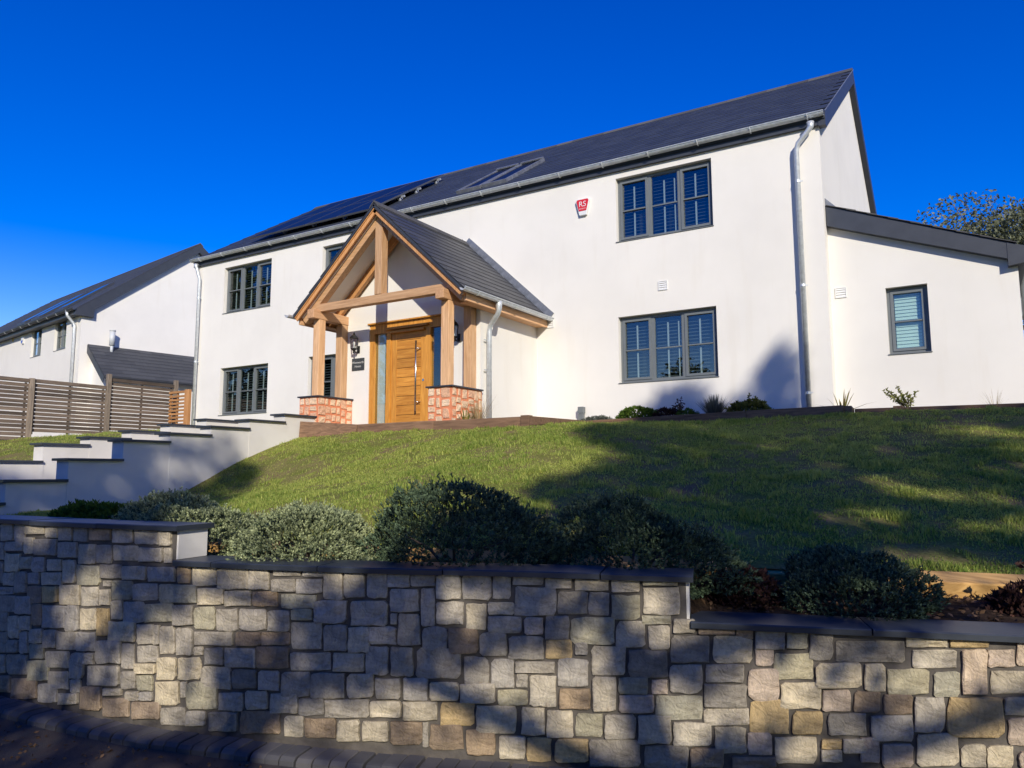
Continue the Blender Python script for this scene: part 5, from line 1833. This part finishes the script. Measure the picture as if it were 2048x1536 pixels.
# grass
def grass(name, label, x0, x1, inside, zfun, n, parent_mat='grass', hmin=0.012, hmax=0.036):
    X = rng.uniform(x0, x1, n)
    yl_, yu_ = inside(X)
    Y = yl_ + (yu_ - yl_) * rng.random(n)
    # patchy: thin where the soil shows
    p = fbm(X * 1.7, Y * 1.7, 21, 4) * 0.6 + fbm(X * 6, Y * 6, 25, 2) * 0.4
    keep = rng.random(n) < np.clip((p - 0.40) * 8.0, 0.10, 1)
    # denser close to the camera is not needed: drop some far ones
    X, Y, p = X[keep], Y[keep], p[keep]
    n = len(X)
    Z = zfun(X, Y)
    h = rng.uniform(hmin, hmax, n) * (0.35 + 1.5 * fbm(X * 3.5, Y * 3.5, 31, 3) ** 1.3)
    h *= np.where(fbm(X * 5 + 9, Y * 5, 61, 2) > 0.62, 1.9, 1.0)
    a = rng.uniform(0, 2 * np.pi, n)
    lean = rng.uniform(0.15, 0.95, n) * h
    w = rng.uniform(0.003, 0.006, n)
    s = np.stack([-np.sin(a), np.cos(a), np.zeros(n)], 1) * w[:, None]
    d = np.stack([np.cos(a), np.sin(a), np.zeros(n)], 1)
    b0 = np.stack([X, Y, Z - 0.008], 1)
    m1 = b0 + d * (lean * 0.35)[:, None] + np.array([0, 0, 1.0]) * (h * 0.6)[:, None]
    tp = b0 + d * lean[:, None] + np.array([0, 0, 1.0]) * h[:, None]
    v = np.stack([b0 - s, b0 + s, m1 + s * 0.8, m1 - s * 0.8, tp], 1)
    tone = np.clip(0.15 + 0.75 * fbm(X * 0.8 + 50, Y * 0.8, 41, 4) + rng.normal(size=n) * 0.20 - 0.2 * (p - 0.5), 0, 1)
    me = raw_mesh(name, v, 5, 'grass', tone, [(0, 1, 2, 3), (3, 2, 4)])
    return tag(place(name, me), label, 'grass', kind='stuff')
def in_lawn(X):
    bb = np.clip((X + 6.4) / 1.2, 0, 1)
    return np.interp(X, lX, lY) + 0.12, np.where(X < -5.75, 9.70, np.where(X < -1.55, 11.70, 11.94))
grass('lawn_grass', 'short patchy green grass on the sloping lawn', -10.28, 3.2, in_lawn, lawn_z, 520000)
grass('side_grass', 'green grass on the bank below the timber fence', -19.8, -12.8, lambda X: (5.0 + 0 * X, 12.8 + 0 * X), side_z, 60000)
# dead leaves and bark chips
def litter(name, label, pts, size):
    n = len(pts)
    ax = rng.normal(size=(n, 3)); ax[:, 2] *= 0.25
    me = leaves(name, pts, ax, size * rng.uniform(0.5, 1.3, n), size * 0.55, 'litter', rng.random(n))
    return tag(place(name, me), label, 'litter', kind='stuff')
u = rng.uniform(-7, 3, 2600)
k = rng.random(2600)
ya = np.interp(u, _xs, _ys) + 0.34; yb = np.interp(u, lX, lY) - 0.05
yy = ya + (yb - ya) * k
zz = np.where(u > -1.45, 0.80, 0.98) * (1 - k) + (np.interp(u, lX, lZ) - 0.10) * k + 0.025
litter('bark_chips', 'dark bark chips covering the bed behind the stone wall', np.stack([u, yy, zz + rng.uniform(0, .012, 2600)], 1), 0.04)
u = rng.uniform(-7, 0.5, 900)
yy = np.interp(u, _xs, _ys) - 0.32 - rng.gamma(1.3, 0.35, 900)
litter('fallen_leaves', 'scattered dead leaves on the dark road beside the kerb', np.stack([u, yy, np.full(900, 0.006)], 1), 0.03)

# ------------------------------------------------------------------ trees
WV = np.array([0.766, 0.642]); HV = np.array([SUN_H.x, SUN_H.y]); TE = math.tan(SUN_EL); HP = 15.0
def shade_uv(p):
    u_ = p[:, :2] @ WV; t_ = p[:, :2] @ HV
    return u_, p[:, 2] + (HP - t_) * TE
GAPS = [(-0.72, 11.8, 1.0, .62), (-2.55, 11.98, .3, .2), (-2.15, 11.28, .30, .28), (-0.92, 11.08, .44, .26), (-1.45, 10.64, .4, .44), (-0.3, 10.1, .5, .36),
        (0.62, 10.16, .85, .36), (1.3, 9.96, .42, .22), (0.35, 10.78, .17, .13), (0.1, 10.4, .12, .1),
        (3.55, 10.8, .62, .32), (4.54, 12.25, .36, .2), (3.68, 11.79, .36, .18), (4.44, 11.54, .45, .18), (3.52, 11.14, .42, .18), (5.08, 12.06, .4, .2),
        (6.69, 13.81, .4, .16), (4.63, 12.56, .32, .13), (2.46, 13.8, .28, .12), (-3.42, 15.33, .2, .26), (-2.95, 15.62, .14, .14), (5.9, 12.6, .4, .16), (5.4, 13.4, .3, .1)]
DARK = [(2.05, 10.45, .27, .14), (2.42, 10.24, .20, .10), (2.3, 9.92, .20, .13), (1.5, 10.25, .18, .17), (1.6, 9.78, .4, .10), (2.8, 10.42, .5, .1)]
def in_poly(u_, v_, poly):
    ins = np.zeros(len(u_), bool)
    n = len(poly)
    for i in range(n):
        (x1, y1), (x2, y2) = poly[i], poly[(i + 1) % n]
        c = ((y1 > v_) != (y2 > v_)) & (u_ < (x2 - x1) * (v_ - y1) / (y2 - y1 + 1e-12) + x1)
        ins ^= c
    return ins
_pr = random.Random(8)
PINHOLES = [(_pr.uniform(-3.0, 1.6), _pr.uniform(9.7, 11.6), _pr.uniform(.07, .16), _pr.uniform(.07, .14)) for _ in range(34)]
PINHOLES += [(_pr.uniform(2.8, 7.2), _pr.uniform(11.0, 14.2), _pr.uniform(.1, .25), _pr.uniform(.06, .11)) for _ in range(26)]
def gap_keep(u_, v_):
    k_ = np.ones(len(u_), bool)
    for a, b_, ra, rb in GAPS:
        k_ &= ((u_ - a) / ra) ** 2 + ((v_ - b_) / rb) ** 2 > 1
    for a, b_, ra, rb in PINHOLES:
        k_ &= ((u_ - a) / ra) ** 2 + ((v_ - b_) / rb) ** 2 > 1
    return k_ | (np.random.default_rng(5).random(len(u_)) < 0.045)

def tree(name, label, base, pts, leaf, mat, top, trunk_r=0.25, group=None, limbs=9):
    t = empty(name, base, label, 'tree', group)
    c = pts.mean(0)
    bz = Vector(base)
    crown_c = Vector((base[0] * 0.35 + c[0] * 0.65, base[1] * 0.35 + c[1] * 0.65, c[2]))
    mid = bz.lerp(crown_c, 0.5) + Vector((0.1, -0.1, 0.0))
    MB().tube([bz + Vector((0, 0, -0.1)), bz + Vector((0, 0, 0.5)), mid, crown_c], [trunk_r * 1.3, trunk_r, trunk_r * 0.75, trunk_r * 0.3], 12).build('trunk', 'bark', t, smooth=True)
    idx = rng.choice(len(pts), limbs, replace=False)
    for i in idx:
        e = Vector(pts[i])
        s = mid.lerp(crown_c, rng.uniform(0.0, 0.9))
        m_ = s.lerp(e, 0.5) + Vector((0, 0, 0.25))
        MB().tube([s, m_, e], [trunk_r * 0.35, trunk_r * 0.2, trunk_r * 0.05], 7).build('limb', 'bark', t, smooth=True)
    n = len(pts)
    me = leaves('crown', pts - np.array(base), rng.normal(size=(n, 3)), leaf * rng.uniform(0.7, 1.3, n), leaf * 0.6, mat, rng.random(n))
    place('crown', me, t, base)
    return t

def uv_to_world(u_, v_, h_):
    xy = u_[:, None] * WV + h_[:, None] * HV
    return np.concatenate([xy, (v_ - (HP - h_) * TE)[:, None]], 1)

def clumped(n, lo, hi, size, nclump):
    """points in a box gathered into clumps"""
    c = rng.uniform(lo, hi, (nclump, 3))
    i = rng.integers(0, nclump, n)
    return c[i] + rng.normal(size=(n, 3)) * np.array(size)

# overhanging tree close behind the photographer: dapples the stone wall and bushes
n = 26000
q = np.concatenate([clumped(n, (-6, 9.2, 5.6), (7, 12.3, 8.0), (0.22, 0.18, 0.25), 420), rng.uniform((-6, 9.3, 5.6), (7, 12.3, 8.0), (9000, 3))])
thin = (q[:, 0] > 1.35) & (q[:, 0] < 3.6) & (q[:, 1] < 10.52)
dark = np.zeros(len(q), bool)
for a, b_, ra, rb in DARK:
    dark |= ((q[:, 0] - a) / ra) ** 2 + ((q[:, 1] - b_) / rb) ** 2 < 1
keep = gap_keep(q[:, 0], q[:, 1]) & (q[:, 1] < np.interp(q[:, 0], [-6, -2, -1.2, 0, 1, 3, 7], [13, 12.9, 12.2, 12.25, 12.8, 13, 13])) & \
       (~thin | dark | (rng.random(len(q)) < 0.02))
q = q[keep]
tree('shade_tree', 'broad leafy tree beside the road whose low branches dapple the stone wall', (6.8, -3.6, 0), uv_to_world(q[:, 0], q[:, 1], q[:, 2]), 0.15, 'tree_leaf', 8, 0.28, 'trees across the road')
# big right-hand tree: its crown shades the right half of the lawn
poly = [(2.9, 15.3), (3.6, 15.9), (4.3, 16.9), (4.7, 17.2), (5.1, 16.95), (5.45, 16.6), (5.75, 16.6), (6.0, 17.15), (6.2, 17.15), (6.38, 16.3), (6.55, 15.3), (8, 14.7), (10, 14.0), (11, 12), (10, 10.75), (2.5, 10.75), (1.7, 12.0), (1.15, 12.7), (1.35, 13.05), (2.0, 13.3), (2.5, 13.95), (2.4, 14.9)]
q = np.concatenate([clumped(34000, (0.8, 9, 13), (11, 17.4, 18), (0.3, 0.25, 0.5), 420), rng.uniform((0.8, 9, 13), (11, 17.4, 18), (14000, 3))])
keep = in_poly(q[:, 0] + rng.normal(size=len(q)) * .05, q[:, 1] + rng.normal(size=len(q)) * .05, poly) & gap_keep(q[:, 0], q[:, 1])
q = q[keep]
tree('shade_tree', 'tall spreading tree across the road whose shade covers the right half of the lawn', (14.5, -8.5, 0), uv_to_world(q[:, 0], q[:, 1], q[:, 2]), 0.22, 'tree_leaf', 15, 0.42, 'trees across the road')
# left-hand tree
poly = [(-2.15, 13.2), (-2.15, 15.45), (-2.75, 16.3), (-3.3, 15.95), (-4.5, 15.7), (-6, 15.6), (-8, 14.5), (-9, 12), (-8, 9), (-3, 9.5), (-1.9, 12)]
q = np.concatenate([clumped(16000, (-9, 9, 12), (-1.9, 16.4, 16), (0.3, 0.25, 0.5), 260), rng.uniform((-9, 9, 12), (-1.9, 16.4, 16), (8000, 3))])
keep = in_poly(q[:, 0], q[:, 1], poly) & gap_keep(q[:, 0], q[:, 1])
q = q[keep]
tree('shade_tree', 'tall tree across the road whose shade falls on the white stepped wall', (4.6, -13.8, 0), uv_to_world(q[:, 0], q[:, 1], q[:, 2]), 0.22, 'tree_leaf', 14, 0.38, 'trees across the road')

def blob_tree(name, label, base, h, r, mat, n, leaf, group, lobes=9, lo=0.35):
    c = []
    for i in range(lobes):
        a = rng.uniform(0, 2 * np.pi); rr = r * 0.62 * math.sqrt(rng.random())
        c.append((base[0] + rr * math.cos(a), base[1] + rr * math.sin(a), base[2] + h * rng.uniform(lo + 0.1, 0.84)))
    c.append((base[0], base[1], base[2] + h * 0.84))
    c = np.array(c)
    i = rng.integers(0, len(c), n)
    d = unit(rng.normal(size=(n, 3))) * (rng.random(n) ** 0.45)[:, None]
    pts = c[i] + d * np.array([r * 0.42, r * 0.42, h * 0.16])
    return tree(name, label, base, pts, leaf, mat, h, max(0.15, h * 0.022), group, 8)
GR = 'trees across the road'
blob_tree('tree', 'bushy tree on the far side of the road, mirrored in the lower windows', (-19, -31, 0), 10.5, 4.5, 'tree_leaf', 5000, 0.45, GR)
blob_tree('tree', 'rounded tree farther along the road to the left', (-28, -27, 0), 12, 5, 'tree_leaf', 5000, 0.5, GR)
blob_tree('tree', 'tall tree by the road well to the left of the steps', (-37, -15, 0), 17, 6, 'tree_leaf', 6000, 0.55, GR, lo=0.1)
blob_tree('tree', 'tallest tree at the far left bend of the road', (-44, -7, 0), 19, 6.5, 'tree_leaf', 6000, 0.55, GR, lo=0.1)
blob_tree('tree', 'dense tree on the road side left of the side lawn', (-47, 3, 0), 18, 6, 'tree_leaf', 6000, 0.55, GR, lo=0.1)
# silvery tree behind the extension roof
blob_tree('silver_tree', 'silvery green tree rising behind the low extension roof', (2.2, 36, 2.3), 10.2, 5.2, 'silver_leaf', 52000, 0.15, None, lobes=22, lo=0.5)

# unseen trees added on the right to cut sky light on the lawn
blob_tree('tree', 'tall broad tree added out of view right of the lawn to block sky light', (21.5, 3.0, 0), 19, 5.2, 'tree_leaf', 8000, 0.4, GR, lo=0.1)
blob_tree('tree', 'tall tree added out of view right of the low extension to block sky light', (20.5, 11.0, 2.3), 17, 5.2, 'tree_leaf', 8000, 0.4, GR, lo=0.1)
blob_tree('tree', 'tall tree added out of view at the right hand bend to block sky light', (25.0, -3.5, 0), 20, 5.2, 'tree_leaf', 8000, 0.4, GR, lo=0.1)

hd = empty('added_hedge', (-3, -9.5, 0), 'tall leafy screen added across the road to block low sky light', 'added_hedge')  # unseen leafy screen added to block low sky light from lawn and bushes
n = 20000
pts = np.stack([rng.uniform(-26, 13, n), -9.5 + rng.normal(size=n) * 0.6, rng.uniform(0, 1, n) ** 0.8], 1)
pts[:, 2] *= 4.2 + 1.2 * fbm(pts[:, 0] * 0.5, pts[:, 1] * 0.5, 77, 3)
me = leaves('foliage', pts - np.array([-3, -9.5, 0]), rng.normal(size=(n, 3)), 0.3 * rng.uniform(0.7, 1.3, n), 0.2, 'tree_leaf', rng.random(n))
place('foliage', me, hd, (-3, -9.5, 0))
for x in np.arange(-25, 13, 2.0):
    MB().tube([(x, -9.5, -0.1), (x + 0.1, -9.5, 1.5), (x, -9.6, 3.6)], [0.07, 0.05, 0.02], 6).build('stem', 'bark', hd)
